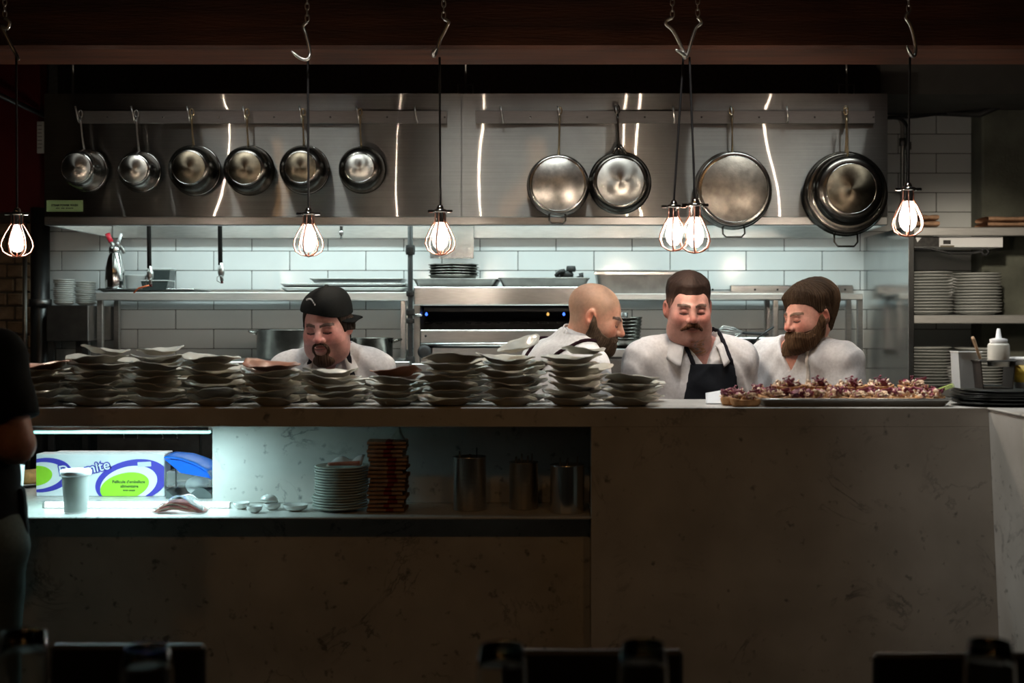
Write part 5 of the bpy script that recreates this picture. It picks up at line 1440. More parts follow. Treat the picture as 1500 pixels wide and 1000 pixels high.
def head_sdf(P, p):
    x, y, z = P; fat = p.get('fat', 0.0); ax = np.abs(x); S = (ax, y, z)
    d = ell(P, (0, .018, .035), (.0765 + fat * .25, .098, .083))
    d = smin(d, ell(P, (0, -.022, -.030), (.062 + fat, .072, .088)), .04)
    d = smin(d, ell(P, (0, -.038, -.082), (.047 + fat * 1.3, .048, .036)), .03)
    d = smin(d, ell(S, (.036 + fat, -.062, -.030), (.027, .026, .028)), .03)
    if fat > .004:
        d = smin(d, ell(P, (0, -.022, -.108), (.055 + fat, .062, .034)), .035)
        d = smin(d, ell(S, (.050 + fat, -.03, -.075), (.026, .034, .034)), .03)
    d = smin(d, cone(S, (0, -.087, .013), (.038, -.081, .016), .0105, .009), .014)
    d = smax(d, -sph(S, (.031, -.108, .000), .0225), .012)
    d = smin(d, ell(S, (.0305, -.0795, -.0005), (.0150, .0100, .0095)), .004)
    d = smin(d, cone(P, (0, -.088, .012), (0, -.113, -.026), .0085, .0125), .012)
    d = smin(d, sph(S, (.0135, -.1010, -.032), .0098), .006)
    d = smin(d, ell(P, (0, -.082, -.062), (.031, .018, .022)), .015)
    if not p.get('nolips'):
        d = smin(d, ell(P, (0, -.0985, -.0575), (.0215, .0065, .0045)), .004)
        d = smin(d, ell(P, (0, -.0970, -.0675), (.0185, .0070, .0058)), .004)
    d = smin(d, sph(P, (0, -.083, -.097), .020), .02)
    # ears
    e = ell((ax - .3 * (y - .012), y, z - .25 * (y - .012)), (.0775 + fat * .4, .012, -.008), (.010, .019, .032))
    e = smax(e, -ell(S, (.091 + fat * .4, .007, -.005), (.014, .0125, .021)), .004)
    d = smin(d, e, .006)
    d = smin(d, cone(P, (0, .025, -.04), p['neck_to'], .058 + fat * 1.2, .062 + fat * 1.6), .03)
    return d

def paint_head(V, p):
    x, y, z = V.T; ax = np.abs(x); base = np.array(p['skin'])
    C = np.tile(base, (len(V), 1))
    def mixc(w, c):
        nonlocal C
        w = np.clip(w, 0, 1)[:, None]; C = C * (1 - w) + np.array(c) * w
    g = lambda a, b, c, s: np.exp(-(((x - a) ** 2 + (y - b) ** 2 + (z - c) ** 2) / s ** 2))
    ga = lambda a, b, c, s: np.exp(-(((ax - a) ** 2 + (y - b) ** 2 + (z - c) ** 2) / s ** 2))
    red = base * np.array((1.12, .66, .62))
    mixc(.75 * ga(.04, -.075, -.026, .024), red); mixc(.8 * g(0, -.118, -.028, .017), red)
    mixc(.75 * ga(.082, .012, -.008, .03), base * np.array((1.1, .62, .55)))
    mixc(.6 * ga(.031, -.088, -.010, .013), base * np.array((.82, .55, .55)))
    if 'stubble' in p:
        w = ((z < np.interp(y, [-.12, -.08, -.05, 0, .02], [-.042, -.05, -.045, -.02, -.015])) & (y < .02)) * p['stubble']
        mixc(w * 1.0, p['hair_col'])
    if 'shaved' in p:
        w = 1 / (1 + np.exp(-(z - np.interp(y, [-.11, -.075, -.05, -.02, .02, .06, .1], [.085, .068, .045, -.005, -.02, -.05, -.06])) / .006)) * p['shaved']
        w = w * (1 - np.clip(ga(.082, .012, -.008, .03) * 1.6, 0, 1))
        mixc(w, p['shave_col'])
    mixc(.55 * ga(.031, -.088, .006, .015), base * np.array((.55, .45, .45)))  # eye socket shade painted into the skin colour
    lip = (((ax / .022) ** 2 + ((z + .0625) / .0105) ** 2) < 1) & (y < -.09)
    mixc(lip * .75, p.get('lip', base * np.array((.95, .48, .46))))
    mixc(((np.abs(z + .0625 + .06 * ax ** 1.5 * 0) < .0016) & (ax < .021) & (y < -.09)) * .8, base * .25)
    bz = .0195 + .004 * (1 - ((ax - .032) / .02) ** 2)
    mixc(((np.abs(z - bz) < .0058 - .05 * np.abs(ax - .028)) & (ax > .009) & (ax < .053) & (y < -.05)) * .95, p['brow'])
    lz = -.0065 - .0035 * (1 - ((ax - .031) / .016) ** 2)
    mixc(((np.abs(z - lz) < .0031) & (np.abs(ax - .031) < .0165) & (y < -.06)) * .9, (.02, .013, .01))
    mixc(((z > .006) & (np.abs(z - .0105) < .0012) & (np.abs(ax - .031) < .016) & (y < -.06)) * .5, base * .4)  # shading of the upper lid crease, painted as a darker line
    return np.clip(C, 0, 1)

def Rm(yaw, pitch, roll):
    """head frame: face looks along -y; yaw turns it, pitch > 0 bows it, roll tips it"""
    return np.array(Matrix.Rotation(yaw, 3, 'Z') @ Matrix.Rotation(pitch, 3, 'X') @ Matrix.Rotation(roll, 3, 'Y'))

def hand_mesh(W, dirv, up, side, col, s=1.0):
    """relaxed hand: palm, four bent fingers of unequal length and a thumb from the side of the palm"""
    f = np.array(dirv, float); f /= np.linalg.norm(f); u = np.array(up, float); u -= f * u.dot(f); u /= np.linalg.norm(u); r = np.cross(f, u) * side
    W = np.array(W, float)
    pt = lambda a, b, c: W + (f * a + r * b + u * c) * s
    lo = W - .15 * s; hi = W + .24 * s
    lo = np.minimum.reduce([pt(-.05, q, c) for q in (-.07, .07) for c in (-.08, .05)] + [pt(.22, q, c) for q in (-.07, .07) for c in (-.08, .05)])
    hi = np.maximum.reduce([pt(-.05, q, c) for q in (-.07, .07) for c in (-.08, .05)] + [pt(.22, q, c) for q in (-.07, .07) for c in (-.08, .05)])
    h = .0038
    P = mgrid(lo, hi, h)
    d = cone(P, pt(-.03, 0, 0), pt(.015, 0, 0), .027 * s, .026 * s)
    for q in (-.024, -.008, .008, .024):
        d = smin(d, cone(P, pt(.01, q * .6, 0), pt(.085 - abs(q) * .25, q, .002), .0165 * s, .0135 * s), .012)
    for q, L in ((-.028, .062), (-.0095, .078), (.0095, .082), (.027, .07)):
        a, b, c, e = pt(.08, q, .003), pt(.08 + L * .45, q * 1.08, -.006), pt(.08 + L * .72, q * 1.1, -.026), pt(.08 + L * .82, q * 1.1, -.045)
        fd = np.minimum(np.minimum(cone(P, a, b, .0098 * s, .0092 * s), cone(P, b, c, .0092 * s, .0085 * s)), cone(P, c, e, .0085 * s, .0075 * s))
        d = smin(d, fd, .004)
    th = np.minimum(cone(P, pt(.025, .026, -.004), pt(.06, .052, -.014), .0135 * s, .011 * s), cone(P, pt(.06, .052, -.014), pt(.09, .056, -.028), .011 * s, .0085 * s))
    d = smin(d, th, .010)
    V, F = surf_net(d, lo, h)
    return V, F, np.tile(np.array(col), (len(V), 1))

def fold_noise(P, a, sd):
    x, y, z = P
    return a * (.7 * np.sin(36 * x + 16 * z + 2.4 * np.sin(14 * z + sd) + sd) * np.sin(23 * z - 13 * y + 1.9 * np.sin(12 * x + 2 * sd)) + .6 * np.sin(58 * z + 34 * x * np.sign(np.sin(sd)) + 22 * y + 2.8 * np.sin(17 * x + 9 * y)) * np.sin(17 * y + 15 * x + sd)
               - 1.5 * np.exp(-(np.abs(np.sin(11 * z + 9 * x + 7 * y + 1.4 * np.sin(15 * x + sd))) * 7) ** 1.2) * (.5 + .5 * np.sin(13 * x + 9 * y + 7 * z)))

def person(label, base, yaw, head_c, head_rot, p):
    """base: x, y under the hips; head centre and rotation in the room's frame; p: build, clothes, colours"""
    t = thing('person', label, 'person', (base[0], base[1], 0), (0, 0, yaw))
    Rz = np.array(Matrix.Rotation(-yaw, 3, 'Z'))
    toL = lambda w: Rz @ (np.array(w, float) - np.array((base[0], base[1], 0)))
    hc = toL(head_c); HR = Rz @ Rm(*head_rot); hs = p.get('hs', 1.0)
    nb = np.array(p['neck_base'], float); w, b = p.get('w', 1.0), p.get('b', 1.0)
    SL, SR = [np.array(v, float) for v in p['shoulders']]
    EL, ER = [np.array(v, float) for v in p['elbows']]
    WL, WR = [np.array(v, float) for v in p['wrists']]
    pel = np.array(p.get('pelvis', (0, 0, .90)), float)
    sk = np.array(p['skin'])
    ch = nb * .62 + pel * .38 + np.array((0, .02, 0))
    bl = nb * .30 + pel * .70 + np.array((0, -.015 * b, 0))
    ar = p.get('arm', .047)
    neck_loc = HR.T @ (nb + np.array((0, .012, -.02)) - hc) / hs
    p['neck_to'] = tuple(neck_loc)
    # ---------- head at fine resolution
    h = .0024
    lo = np.array((-.112, -.150, min(-.19, neck_loc[2] + .01))); hi = np.array((.112, .14, .15))
    P = mgrid(lo, hi, h)
    dh = head_sdf(P, p)
    V, F = surf_net(dh, lo, h)
    C = paint_head(V, p)
    if 'tattoo' in p:
        q = (V[:, 2] < -.105) & (V[:, 1] < 0.0)
        n_ = np.sin(V[:, 0] * 160 + 3 * np.sin(V[:, 2] * 140)) * np.sin(V[:, 2] * 190)
        wv = (q & (n_ > .15) & (V[:, 0] > -.005) & (V[:, 0] < .06))
        C[wv] = C[wv] * .35 + np.array((.30, .15, .03)) * .65
        wv2 = (q & (n_ < -.45) & (V[:, 0] > .01) & (V[:, 0] < .05)); C[wv2] = C[wv2] * .45 + np.array((.06, .14, .12)) * .55
    toB = lambda V: (V * hs) @ HR.T + hc
    parts = [(toB(V), F, C)]
    # ---------- body at coarser resolution
    def torso(P):
        d = ell(P, pel, (.165 * w, .125 * b, .14))
        d = smin(d, ell(P, bl, (.160 * w, .125 * b, .20)), .08)
        d = smin(d, ell(P, ch, (.170 * w, .118 * b, .19)), .08)
        d = smin(d, cone(P, SL, SR, .062 * b ** .5, .062 * b ** .5), .07)
        for S_ in (SL, SR):
            d = smin(d, cone(P, nb + np.array((0, .015, .0)), S_ + (nb - S_) * .25 + np.array((0, 0, .012)), .062, .05), .04)
        return d
    def arms(P, k, grow=0.0, ends=None):
        d = None
        for S_, E_, W_ in ((SL, EL, WL), (SR, ER, WR)):
            u = cone(P, S_, E_, ar * 1.22 + grow, ar * .95 + grow)
            d = u if d is None else np.minimum(d, u)
            if ends is None or ends > 0:
                f = 1.0 if ends is None else ends
                d = smin(d, cone(P, E_, E_ + (W_ - E_) * f, ar * .92 + grow, (ar * .92 + (.027 - ar * .92) * f) + grow), .02)
        return d
    allp = np.array([SL, SR, EL, ER, WL, WR, pel, nb])
    lo = allp.min(0) - np.array((.20, .22, 0)); hi = allp.max(0) + np.array((.20, .22, .10)); lo[2] = pel[2] - .20
    h = .0078
    P = mgrid(lo, hi, h)
    dt = torso(P)
    dsk = smin(dt + .012, arms(P, 0), .05)
    dsk = smin(dsk, cone(P, nb + np.array((0, .012, -.03)), nb * .5 + (HR @ (np.array((0, .02, -.06)) * hs) + hc) * .5, .058, .054), .03)
    V, F = surf_net(dsk, lo, h); parts.append((V, F, np.tile(sk * np.array((1, .93, .9)), (len(V), 1))))
    for W_, E_, sd in ((WL, EL, 1), (WR, ER, -1)):
        dv = W_ - E_
        parts.append(hand_mesh(W_, dv, (0, 0, 1) if abs(dv[2]) < .8 * np.linalg.norm(dv) else (0, -1, 0), sd, sk * np.array((1.02, .9, .86))))
    # legs continue the body
    hipw = .085 * w
    lo2 = np.array((pel[0] - .26 * w, pel[1] - .20, -.01)); hi2 = np.array((pel[0] + .26 * w, pel[1] + .22, pel[2] + .16)); h2 = .014
    P2 = mgrid(lo2, hi2, h2)
    dl = None
    for s_ in (-1, 1):
        K = (pel[0] + s_ * hipw * 1.05, pel[1] - .01, .49); A = (pel[0] + s_ * hipw * 1.1, pel[1] + .03, .08)
        u = np.minimum(cone(P2, (pel[0] + s_ * hipw, pel[1], pel[2] - .05), K, .085 * w ** .5, .058), cone(P2, K, A, .058, .042))
        dl = u if dl is None else smin(dl, u, .03)
    V, F = surf_net(smin(dl, ell(P2, pel, (.155 * w, .115 * b, .13)), .05), lo2, h2); parts.append((V, F, np.tile(sk, (len(V), 1))))
    V, F, C = join(parts)
    inst(np_mesh('body', V, F, 'skin', C), 'body', t)
    # ---------- clothes
    dtr = smin(dl - .016, ell(P2, pel, (.172 * w, .132 * b, .15)), .06)
    dtr = np.maximum(dtr, P2[2] - (pel[2] + .10)); dtr = np.maximum(dtr, .05 - P2[2]) + fold_noise(P2, .003, 1.0)
    V, F = surf_net(dtr, lo2, h2)
    inst(np_mesh('trousers', V, F, 'cloth', np.tile(np.array(p.get('trousers', (.02, .02, .024))), (len(V), 1))), 'trousers', t)
    for s_ in (-1, 1):
        A = (pel[0] + s_ * hipw * 1.1, pel[1] + .03)
        MB().grid(14, 12, lambda u, v: (A[0] + .045 * math.cos(2 * math.pi * u) * math.sin(math.pi * (.02 + .96 * v)) ** .6, A[1] - .05 + .13 * math.sin(2 * math.pi * u) * math.sin(math.pi * (.02 + .96 * v)) ** .6, .002 + .075 * v * (1 if math.sin(2 * math.pi * u) > 0 else .8)), wrap=True).build('shoe', 'black_rubber', t)
    sl = p.get('sleeve', 1.0)                     # forearm share covered; < 0 means short sleeve
    if sl >= 0: da = arms(P, 0, .014, sl)
    else:
        da = None
        for S_, E_ in ((SL, EL), (SR, ER)):
            u = cone(P, S_, S_ + (E_ - S_) * (-sl), ar * 1.22 + .018, ar * 1.05 + .024)
            u = np.maximum(u, -(((P[0] - (S_ + (E_ - S_) * (-sl))[0]) * (S_ - E_)[0] + (P[1] - (S_ + (E_ - S_) * (-sl))[1]) * (S_ - E_)[1] + (P[2] - (S_ + (E_ - S_) * (-sl))[2]) * (S_ - E_)[2]) / np.linalg.norm(S_ - E_)) - 0)
            da = u if da is None else np.minimum(da, u)
    dshirt = smin(dt - .010, da, .035) + fold_noise(P, p.get('fold', .0038), p.get('fold_seed', 1.0))
    dsh0 = dshirt
    nz_ = nb[2] + p.get('neck_dz', .012)
    # neck opening: a tilted cylinder, lower in front
    rN = p.get('neck_r', .070)
    cyl = np.sqrt((P[0] - nb[0]) ** 2 + (P[1] - nb[1] - .008 + (P[2] - nz_) * p.get('neck_lean', .25)) ** 2) - rN
    cut = np.maximum(cyl, (nz_ - .03 + (P[1] - nb[1]) * .35) - P[2])
    if 'vneck' in p:
        vz, vs = p['vneck']
        wedge = np.maximum(np.abs(P[0] - nb[0] + p.get('v_off', 0) * (nz_ - P[2])) - (P[2] - (nz_ - vz)) * vs, P[1] - (nb[1] - .02))
        cut = np.minimum(cut, wedge * .8)
    dshirt = np.maximum(dshirt, -cut)
    dshirt = np.maximum(dshirt, (pel[2] - .06) - P[2])
    V, F = surf_net(dshirt, lo, h)
    inst(np_mesh('shirt', V, F, 'cloth', np.tile(np.array(p['shirt']), (len(V), 1))), 'shirt', t)
    def shell(nm, region, col, th=.0035, off=.006):
        d = smax(np.abs(dsh0 - .004) - .0062, region(P), .004)
        if 'strap' in nm: d = np.maximum(d, -cut)
        V, F = surf_net(d, lo, h)
        if len(F): inst(np_mesh(nm, V, F, 'cloth', np.tile(np.array(col), (len(V), 1))), nm, t)
    for (nm, region, col, th, off) in p.get('shells', []): shell(nm, region, col, th, off)
    if 'collar' in p: collar(t, nb, p)
    if 'stand' in p:
        rr, hh = p['stand']; ax_ = (hc + HR @ np.array((0, .03, -.05)) - nb); ax_ = ax_ / np.linalg.norm(ax_)
        e1 = np.cross(ax_, (1.0, 0, 0)); e1 /= np.linalg.norm(e1); e2 = np.cross(ax_, e1)
        def stand_fn(u, v):
            a = 2 * math.pi * u
            back = .5 + .5 * (e1[1] * math.cos(a) + e2[1] * math.sin(a)) / max(1e-6, math.hypot(e1[1], e2[1]))
            q = nb + np.array((0, .012, -.012)) + ax_ * (hh * v * (.55 + .45 * back)) + (e1 * math.cos(a) + e2 * math.sin(a)) * (rr + .012 * (1 - v))
            return tuple(q)
        MB().sheet(37, 6, stand_fn, .005).build('collar', mat('shirt_cloth_' + p['cname'], p['shirt'], .85, 0, .05, 60, bump=.2, bscale=600), t)
    # ---------- hair, beard, cap, moustache: separate meshes that follow the head
    lo = np.array((-.112, -.150, min(-.19, neck_loc[2] + .01))); h = .0024
    P = mgrid(lo, np.array((.112, .14, .15)), h)
    _an = np.arctan2(P[0], P[1] + .02)
    strands = np.sin(_an * 61 + 25 * P[2]) * .0007 + np.sin(_an * 137 + 60 * P[2] + 1.3) * .0004 + np.sin(_an * 19 + 45 * P[2]) * .0007
    for (nm, fn, cols, mname) in p.get('head_parts', []):
        d = fn(P, dh, strands)
        V, F = surf_net(d, lo, h)
        if not len(F): continue
        r = np.random.default_rng(3).random(len(V))[:, None]
        an = np.arctan2(V[:, 0:1], V[:, 1:2] + .02)
        st = .5 + .22 * np.sin(an * 61 + V[:, 2:3] * 25) + .18 * np.sin(an * 137 + V[:, 2:3] * 60 + 1.3) + .10 * np.sin(V[:, 2:3] * 330 + an * 23)
        C = np.array(cols[0]) * (1 - st) + np.array(cols[1]) * st
        C = C * (.85 + .3 * r)
        if nm == 'hair' and 'fade' in p:
            f = np.clip((.060 - V[:, 2:3]) / .075, 0, 1) * .8
            C = C * (1 - f) + np.array(p['fade']) * f
        inst(np_mesh(nm, toB(V), F, mname, C), nm, t)
    return t, toB, hc, HR

def collar(t, nb, p):
    """turned-down shirt collar, open in front"""
    r0, sp, drop = p['collar']
    for side in (-1, 1):
        def fn(u, v):
            a = math.radians(90 + side * (u * 150))            # 90 = back, going round to the front
            k = u ** 2
            r = r0 + .004 + v * (.028 + .022 * k)
            zt = nb[2] + .040 - .050 * k - v * (.030 + drop * k)
            fl = .018 * (1 - (2 * v - 1) ** 2) if v < .5 else .018 * (1 - (2 * v - 1) ** 2) * .6
            return (nb[0] + math.cos(a) * (r + (sp * k)), nb[1] + .008 + math.sin(a) * (r * .95) - .012 * k, zt + fl)
        MB().sheet(18, 9, fn, .004).build('collar', mat('shirt_cloth_' + p['cname'], p['shirt'], .85, 0, .05, 60, bump=.2, bscale=600), t)

def hairline(P, ys, zs): return np.interp(P[1], ys, zs).astype(np.float32) - P[2]
sstep = lambda v, a, b: np.clip((v - a) / (b - a), 0, 1)

# ---- the cook in the black cap
WHITE = (.60, .60, .61)
DKHAIR = ((.012, .009, .007), (.035, .022, .015))
def cap_dome(P, dh, s):
    e = 2.7
    d = ((np.abs(P[0]) / .0845) ** e + (np.abs(P[1] - .012) / .107) ** e + (np.abs(P[2] - .036) / .098) ** e) ** (1 / e)
    d = (d - 1) * .095
    d = smin(d, sph(P, (.004, .03, .134), .008), .006)
    d = np.maximum(d, (.060 - .20 * P[0] - .10 * (P[1] + .1)) - P[2])
    d = np.maximum(d, -(ell(P, (0, .012, .034), (.080, .102, .088))))
    return d + .0012 * np.sin(40 * P[0] + 30 * P[2])
def cap_brim(P, dh, s):
    a = (.86, .50)
    u = P[0] * a[0] + P[1] * a[1]; v = -P[0] * a[1] + P[1] * a[0]
    zc = .020 - .30 * (u - .08) - 8 * v * v * .25
    d = np.maximum(np.sqrt(((u - .055) / .078) ** 2 + (v / .075) ** 2) - 1, 0) * .05
    d = np.where(((u - .055) / .078) ** 2 + (v / .075) ** 2 < 1, 0, d)
    d = np.maximum(np.abs(P[2] - zc) - .0032, np.sqrt(((u - .055) / .078) ** 2 + (v / .075) ** 2) * .06 - .06)
    d = np.maximum(d, -(dh - .002))
    return np.maximum(d, .02 - u)
def sides(P, dh, s):
    return np.maximum(np.maximum(dh - .0055 - s, hairline(P, [-.1, -.06, -.05, -.03, -.012, .03, .06, .12], [.1, .08, .03, -.022, -.02, -.03, -.07, -.07])), P[2] - .075)
def goatee(P, dh, s):
    ax = np.abs(P[0])
    ring = np.abs(np.sqrt((P[0] / .029) ** 2 + ((P[2] + .068) / .026) ** 2) - 1) * .026 - .0052
    under = np.maximum(P[2] + .092 + .012 * 0, P[1] - .0)
    jaw = np.maximum(np.maximum(P[2] - np.interp(P[1], [-.1, -.07, -.03, .0], [-.094, -.096, -.086, -.07]).astype(np.float32), P[1] + .03), ax - .048)
    chin = np.maximum((np.sqrt((P[0] / .040) ** 2 + ((P[2] + .112) / .026) ** 2) - 1) * .026, P[1] + .015)
    reg = smin(np.maximum(ring, P[1] + .06), chin, .01)
    return smax(dh - .004 - s * 1.5 - .008 * sstep(-P[2], .09, .12), reg, .007)
strap_dark = (.012, .012, .016)
b1 = (-.845, 4.80)
cook1 = person('cook in a black cap and white shirt, bowed over the pass', b1, .03, (-.845, 4.60, 1.466), (-.17, .27, -.04), dict(
    skin=(.55, .28, .25), stubble=.22, brow=(.05, .03, .022), hair_col=(.05, .03, .02), lip=(.40, .13, .12), fat=.006, hs=1.03,
    neck_base=(0, -.10, 1.350), shoulders=((.160, -.09, 1.285), (-.165, -.09, 1.280)), elbows=((.225, -.10, 1.04), (-.235, -.10, 1.04)), wrists=((.10, -.30, 1.02), (-.10, -.30, 1.02)),
    w=1.02, b=1.1, shirt=WHITE, cname='cap', sleeve=.9, fold=.0048, fold_seed=2.0, collar=(.070, .020, .030), vneck=(.10, .45), arm=.052,
    shells=[('apron', lambda P: np.maximum(np.maximum(np.abs(P[0]) - .13 - np.maximum(0, 1.17 - P[2]) * .5, P[1] + .09), np.maximum(P[2] - 1.20, .86 - P[2])), (.02, .025, .045), .003, .005),
            ('apron_strap', lambda P: np.maximum(np.abs(P[0] - .105 + (P[2] - 1.2) * .25) - .011, np.maximum(1.19 - P[2], P[1] - .06)), strap_dark, .003, .005),
            ('apron_strap', lambda P: np.maximum(np.abs(-P[0] - .105 + (P[2] - 1.2) * .25) - .011, np.maximum(1.19 - P[2], P[1] - .06)), strap_dark, .003, .005)],
    head_parts=[('hair', sides, DKHAIR, 'hair'), ('beard', goatee, ((.035, .02, .013), (.075, .04, .025)), 'hair'),
                ('cap', cap_dome, ((.008, .009, .009), (.011, .012, .012)), 'cloth'), ('cap_brim', cap_brim, ((.007, .008, .008), (.009, .01, .01)), 'cloth')]))
# white embroidery on the cap
emb = mat('embroidery', (.75, .77, .78), .8)
t1, toB, hc, HR = cook1
for k in range(8):
    u = k / 7
    th = math.radians(-118 + 26 * u); ph = math.radians(42 - 9 * u + 6 * math.sin(math.pi * u))
    dv = np.array((math.cos(th) * math.cos(ph), math.sin(th) * math.cos(ph), math.sin(ph)))
    q = 1 / ((abs(dv[0]) / .0845) ** 2.7 + (abs(dv[1]) / .107) ** 2.7 + (abs(dv[2]) / .098) ** 2.7) ** (1 / 2.7)
    pos = np.array((0, .012, .036)) + dv * q
    wpt = toB(pos[None])[0]
    MB().box((0, 0, 0), (.0042, .0025, .0075 if k % 2 else .0065), .0006).build('embroidered_mark', emb, t1, wpt, Matrix(HR).to_euler())

# ---- the bald cook in profile
def full_beard(th, chin, drop):
    def fn(P, dh, s):
        ax = np.abs(P[0])
        line = np.interp(P[1], [-.125, -.108, -.095, -.075, -.05, -.025, -.008, .01], [-.040, -.041, -.044, -.054, -.048, -.030, .000, .012]).astype(np.float32)
        reg = np.maximum(P[2] - line, P[1] - .004 - .25 * np.maximum(0, -.05 - P[2]))
        mouth = np.sqrt((P[0] / .0175) ** 2 + ((P[2] + .0635) / .0062) ** 2) - 1
        if th < .008: reg = np.maximum(reg, -mouth * .006)
        bot = np.interp(P[1], [-.12, -.09, -.05, -.02, .01], [-.150, -.140, -.118, -.098, -.070]).astype(np.float32) - chin * .6
        reg = smax(reg, bot - P[2], .012)
        return smax(dh - (th + chin * sstep(-P[2], .05, .11) * sstep(-P[1], -.0, .06)) * sstep(line - P[2], -.002, .024) - .002 - s * drop, reg, .006)
    return fn
b2 = (-.075, 4.64)
person('bald bearded cook in a white collared jacket with dark apron straps, turned in profile', b2, math.radians(122), (.163, 4.70, 1.497), (math.radians(84), .36, .0), dict(
    skin=(.55, .30, .21), brow=(.04, .025, .018), hair_col=(.12, .09, .07), shaved=.62, shave_col=(.27, .19, .13), stand=(.066, .075), hs=1.03, lip=(.42, .16, .13),
    neck_base=(-.01, -.20, 1.395), shoulders=((.175, -.14, 1.315), (-.175, -.14, 1.295)), elbows=((.23, -.18, 1.07), (-.235, -.18, 1.06)), wrists=((.19, -.25, .93), (-.19, -.25, .93)),
    w=1.0, b=1.05, shirt=(.62, .63, .64), cname='bald', sleeve=.9, fold=.004, fold_seed=4.0, neck_r=.068, neck_dz=.02,
    shells=[('apron_strap', lambda P: np.maximum(np.abs(P[0] - .115 + .0 * P[2] + (1.36 - P[2]) * .62) - .0095, np.maximum(P[1] * -1 - .20, 1.0 - P[2])), (.020, .008, .012), .003, .004),
            ('apron_strap', lambda P: np.maximum(np.abs(P[0] + .105 - (1.36 - P[2]) * .62) - .0095, np.maximum(P[1] * -1 - .20, 1.0 - P[2])), (.020, .008, .012), .003, .004),
            ('apron', lambda P: np.maximum(np.maximum(np.abs(P[0]) - .15, P[1] + .12), np.maximum(P[2] - 1.15, .85 - P[2])), strap_dark, .003, .005)],
    head_parts=[('beard', full_beard(.005, .006, 1.0), ((.045, .030, .020), (.10, .068, .045)), 'hair')]))

# ---- the big cook with the moustache
def crop(P, dh, s):
    hl = hairline(P, [-.11, -.085, -.06, -.05, -.035, -.02, .012, .035, .06, .12], [.062, .059, .052, .030, .004, -.004, .024, -.02, -.05, -.055]) + (.011 * np.clip((np.abs(P[0]) - .022) / .03, 0, 1) * (P[1] < -.05)).astype(np.float32)
    th = .0008 + .015 * sstep(P[2], .038, .095) * sstep(-hl, 0, .03)
    return smax(dh - th - s * .7, hl, .004)
def tash(P, dh, s):
    S = (np.abs(P[0]), P[1], P[2])
    d = np.minimum(cone(S, (0, -.1065, -.0465), (.019, -.1025, -.0515), .0085, .0092), cone(S, (.019, -.1025, -.0515), (.037, -.088, -.067), .0092, .0045))
    return d + s * 1.2
b3 = (.545, 4.90)
def apr3(P):
    z = P[2]
    half = np.where(z > 1.10, .085 + (1.315 - z) * .22, .132 + (1.10 - z) * .6)
    return np.maximum(np.maximum(np.abs(P[0] - .035) - half, P[1] + .12), np.maximum(z - 1.318, .80 - z))
person('heavily built moustached cook in a white shirt and black bib apron', b3, math.radians(6), (.519, 4.71, 1.533), (math.radians(4), .20, .0), dict(
    skin=(.50, .265, .225), brow=(.055, .03, .02), hair_col=(.16, .09, .06), lip=(.50, .19, .17), fat=.0050, hs=1.05, stubble=.14, fade=(.20, .115, .09), tattoo=True,
    neck_base=(-.01, -.155, 1.395), shoulders=((.150, -.14, 1.325), (-.205, -.13, 1.320)), elbows=((.180, -.10, 1.07), (-.255, -.12, 1.07)), wrists=((.05, -.28, 1.02), (-.14, -.30, 1.02)),
    w=1.25, b=1.4, arm=.058, shirt=(.56, .56, .57), cname='tash', sleeve=.25, fold=.0052, fold_seed=3.0, neck_r=.083, collar=(.083, .030, .050), vneck=(.105, .60), v_off=-.22,
    shells=[('apron', apr3, (.012, .014, .018), .0035, .006),
            ('apron_strap', lambda P: np.maximum(np.abs(P[0] + .070 - (1.40 - P[2]) * .38) - .010, np.maximum(1.305 - P[2], P[1] + .02)), strap_dark, .0035, .006),
            ('apron_strap', lambda P: np.maximum(np.abs(P[0] - .085 - (1.40 - P[2]) * .30) - .010, np.maximum(1.305 - P[2], P[1] + .02)), strap_dark, .0035, .006)],
    head_parts=[('hair', crop, ((.010, .006, .005), (.024, .013, .009)), 'hair'), ('moustache', tash, ((.05, .02, .010), (.10, .042, .022)), 'hair')]))

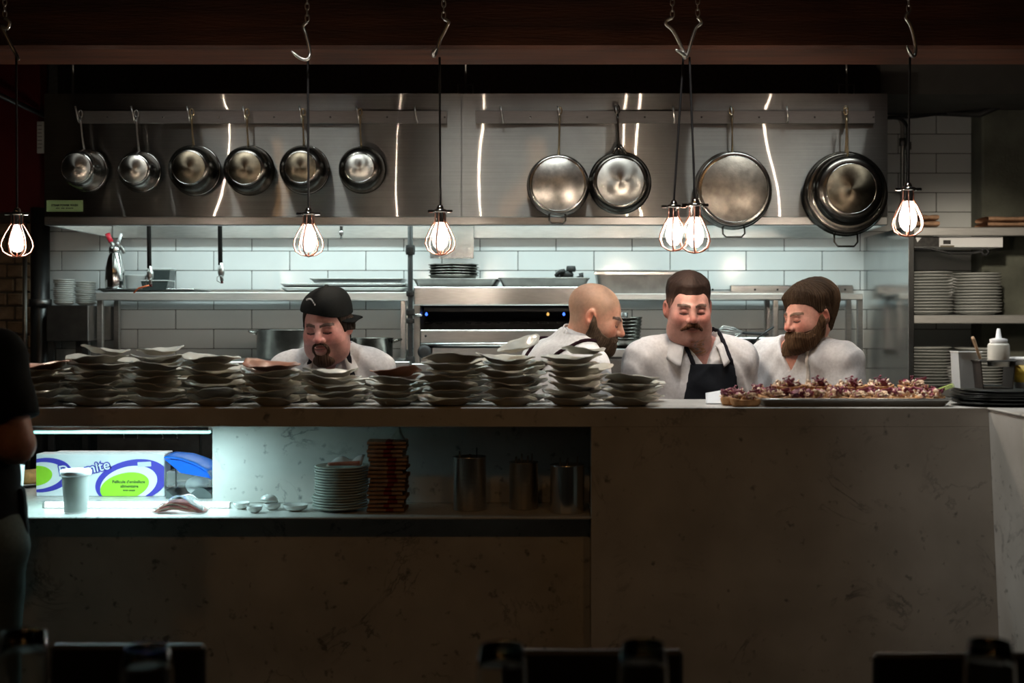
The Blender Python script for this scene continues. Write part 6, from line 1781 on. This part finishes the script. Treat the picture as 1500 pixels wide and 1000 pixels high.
# ---- the bearded cook in the tee shirt
def long_hair(P, dh, s):
    th = .003 + .014 * sstep(P[2], .02, .08) + .010 * sstep(P[1], .02, .09) * sstep(P[2], -.09, .03) + .008 * sstep(-P[1], .05, .09) * sstep(P[2], .05, .08)
    reg = hairline(P, [-.13, -.10, -.085, -.07, -.05, -.03, -.012, .0, .022, .034, .06, .14], [.064, .062, .060, .057, .050, .036, .010, .008, .022, -.055, -.078, -.072])
    reg = reg - .030 * sstep(-P[0], .0, .05) * sstep(-P[1], .03, .07)
    return smax(dh - th * sstep(-reg, -.004, .055) - .003 - s * 2.2, reg, .005)
b4 = (1.045, 4.86)
person('long-haired full-bearded cook in a white v-neck tee shirt looking down', b4, math.radians(-48), (.985, 4.72, 1.503), (math.radians(-64), .22, .0), dict(
    skin=(.60, .31, .24), brow=(.12, .07, .04), hair_col=(.10, .058, .032), stubble=.9, nolips=True, hs=.995,
    neck_base=(.0, -.115, 1.375), shoulders=((.18, -.09, 1.320), (-.18, -.09, 1.320)), elbows=((.235, -.12, 1.08), (-.235, -.12, 1.08)), wrists=((.15, -.26, .97), (-.16, -.20, .93)),
    w=1.04, b=1.05, arm=.05, shirt=(.64, .64, .65), cname='tee', sleeve=-.8, fold=.0042, fold_seed=6.0, neck_r=.078, vneck=(.11, .55),
    shells=[('apron_strap', lambda P: np.maximum(np.abs(P[0] - .084 - np.maximum(0, 1.36 - P[2]) * .02) - .0075, np.maximum(P[1] - .02, 1.12 - P[2])), (.62, .58, .52), .003, .004),
            ('apron', lambda P: np.maximum(np.maximum(np.abs(P[0]) - .11 - np.maximum(0, 1.12 - P[2]) * .4, P[1] + .10), np.maximum(P[2] - 1.16, .85 - P[2])), (.62, .60, .56), .003, .005)],
    head_parts=[('hair', long_hair, ((.020, .012, .007), (.060, .036, .020)), 'hair'), ('beard', full_beard(.0088, .007, 2.0), ((.05, .028, .015), (.14, .078, .040)), 'hair')]))

# ---- the server in black at the left edge
def plain_hair(P, dh, s):
    return np.maximum(dh - .010 - s, hairline(P, [-.11, -.06, -.04, -.02, .012, .035, .12], [.065, .055, .02, -.01, .02, -.04, -.06]))
b5 = (-1.685, 3.36)
person('server in a black tee shirt and dark apron standing at the lit shelf', b5, math.radians(176), (-1.68, 3.40, 1.60), (math.radians(150), .15, .0), dict(
    skin=(.36, .18, .12), brow=(.02, .015, .01), hair_col=(.03, .02, .015), neck_base=(0, -.02, 1.455),
    shoulders=((.165, .0, 1.375), (-.165, .0, 1.375)), elbows=((.20, -.03, 1.10), (-.235, .02, 1.145)), wrists=((.10, -.24, 1.12), (-.06, -.18, 1.125)),
    w=1.02, b=1.0, arm=.050, shirt=(.008, .009, .009), cname='server', sleeve=-.72, fold=.003, fold_seed=5.0, trousers=(.10, .12, .11), pelvis=(-.055, 0, .90),
    shells=[('apron', lambda P: np.maximum(np.maximum(P[1] + .02, P[2] - 1.02), .72 - P[2]), (.010, .011, .011), .004, .010)],
    head_parts=[('hair', plain_hair, DKHAIR, 'hair')]))
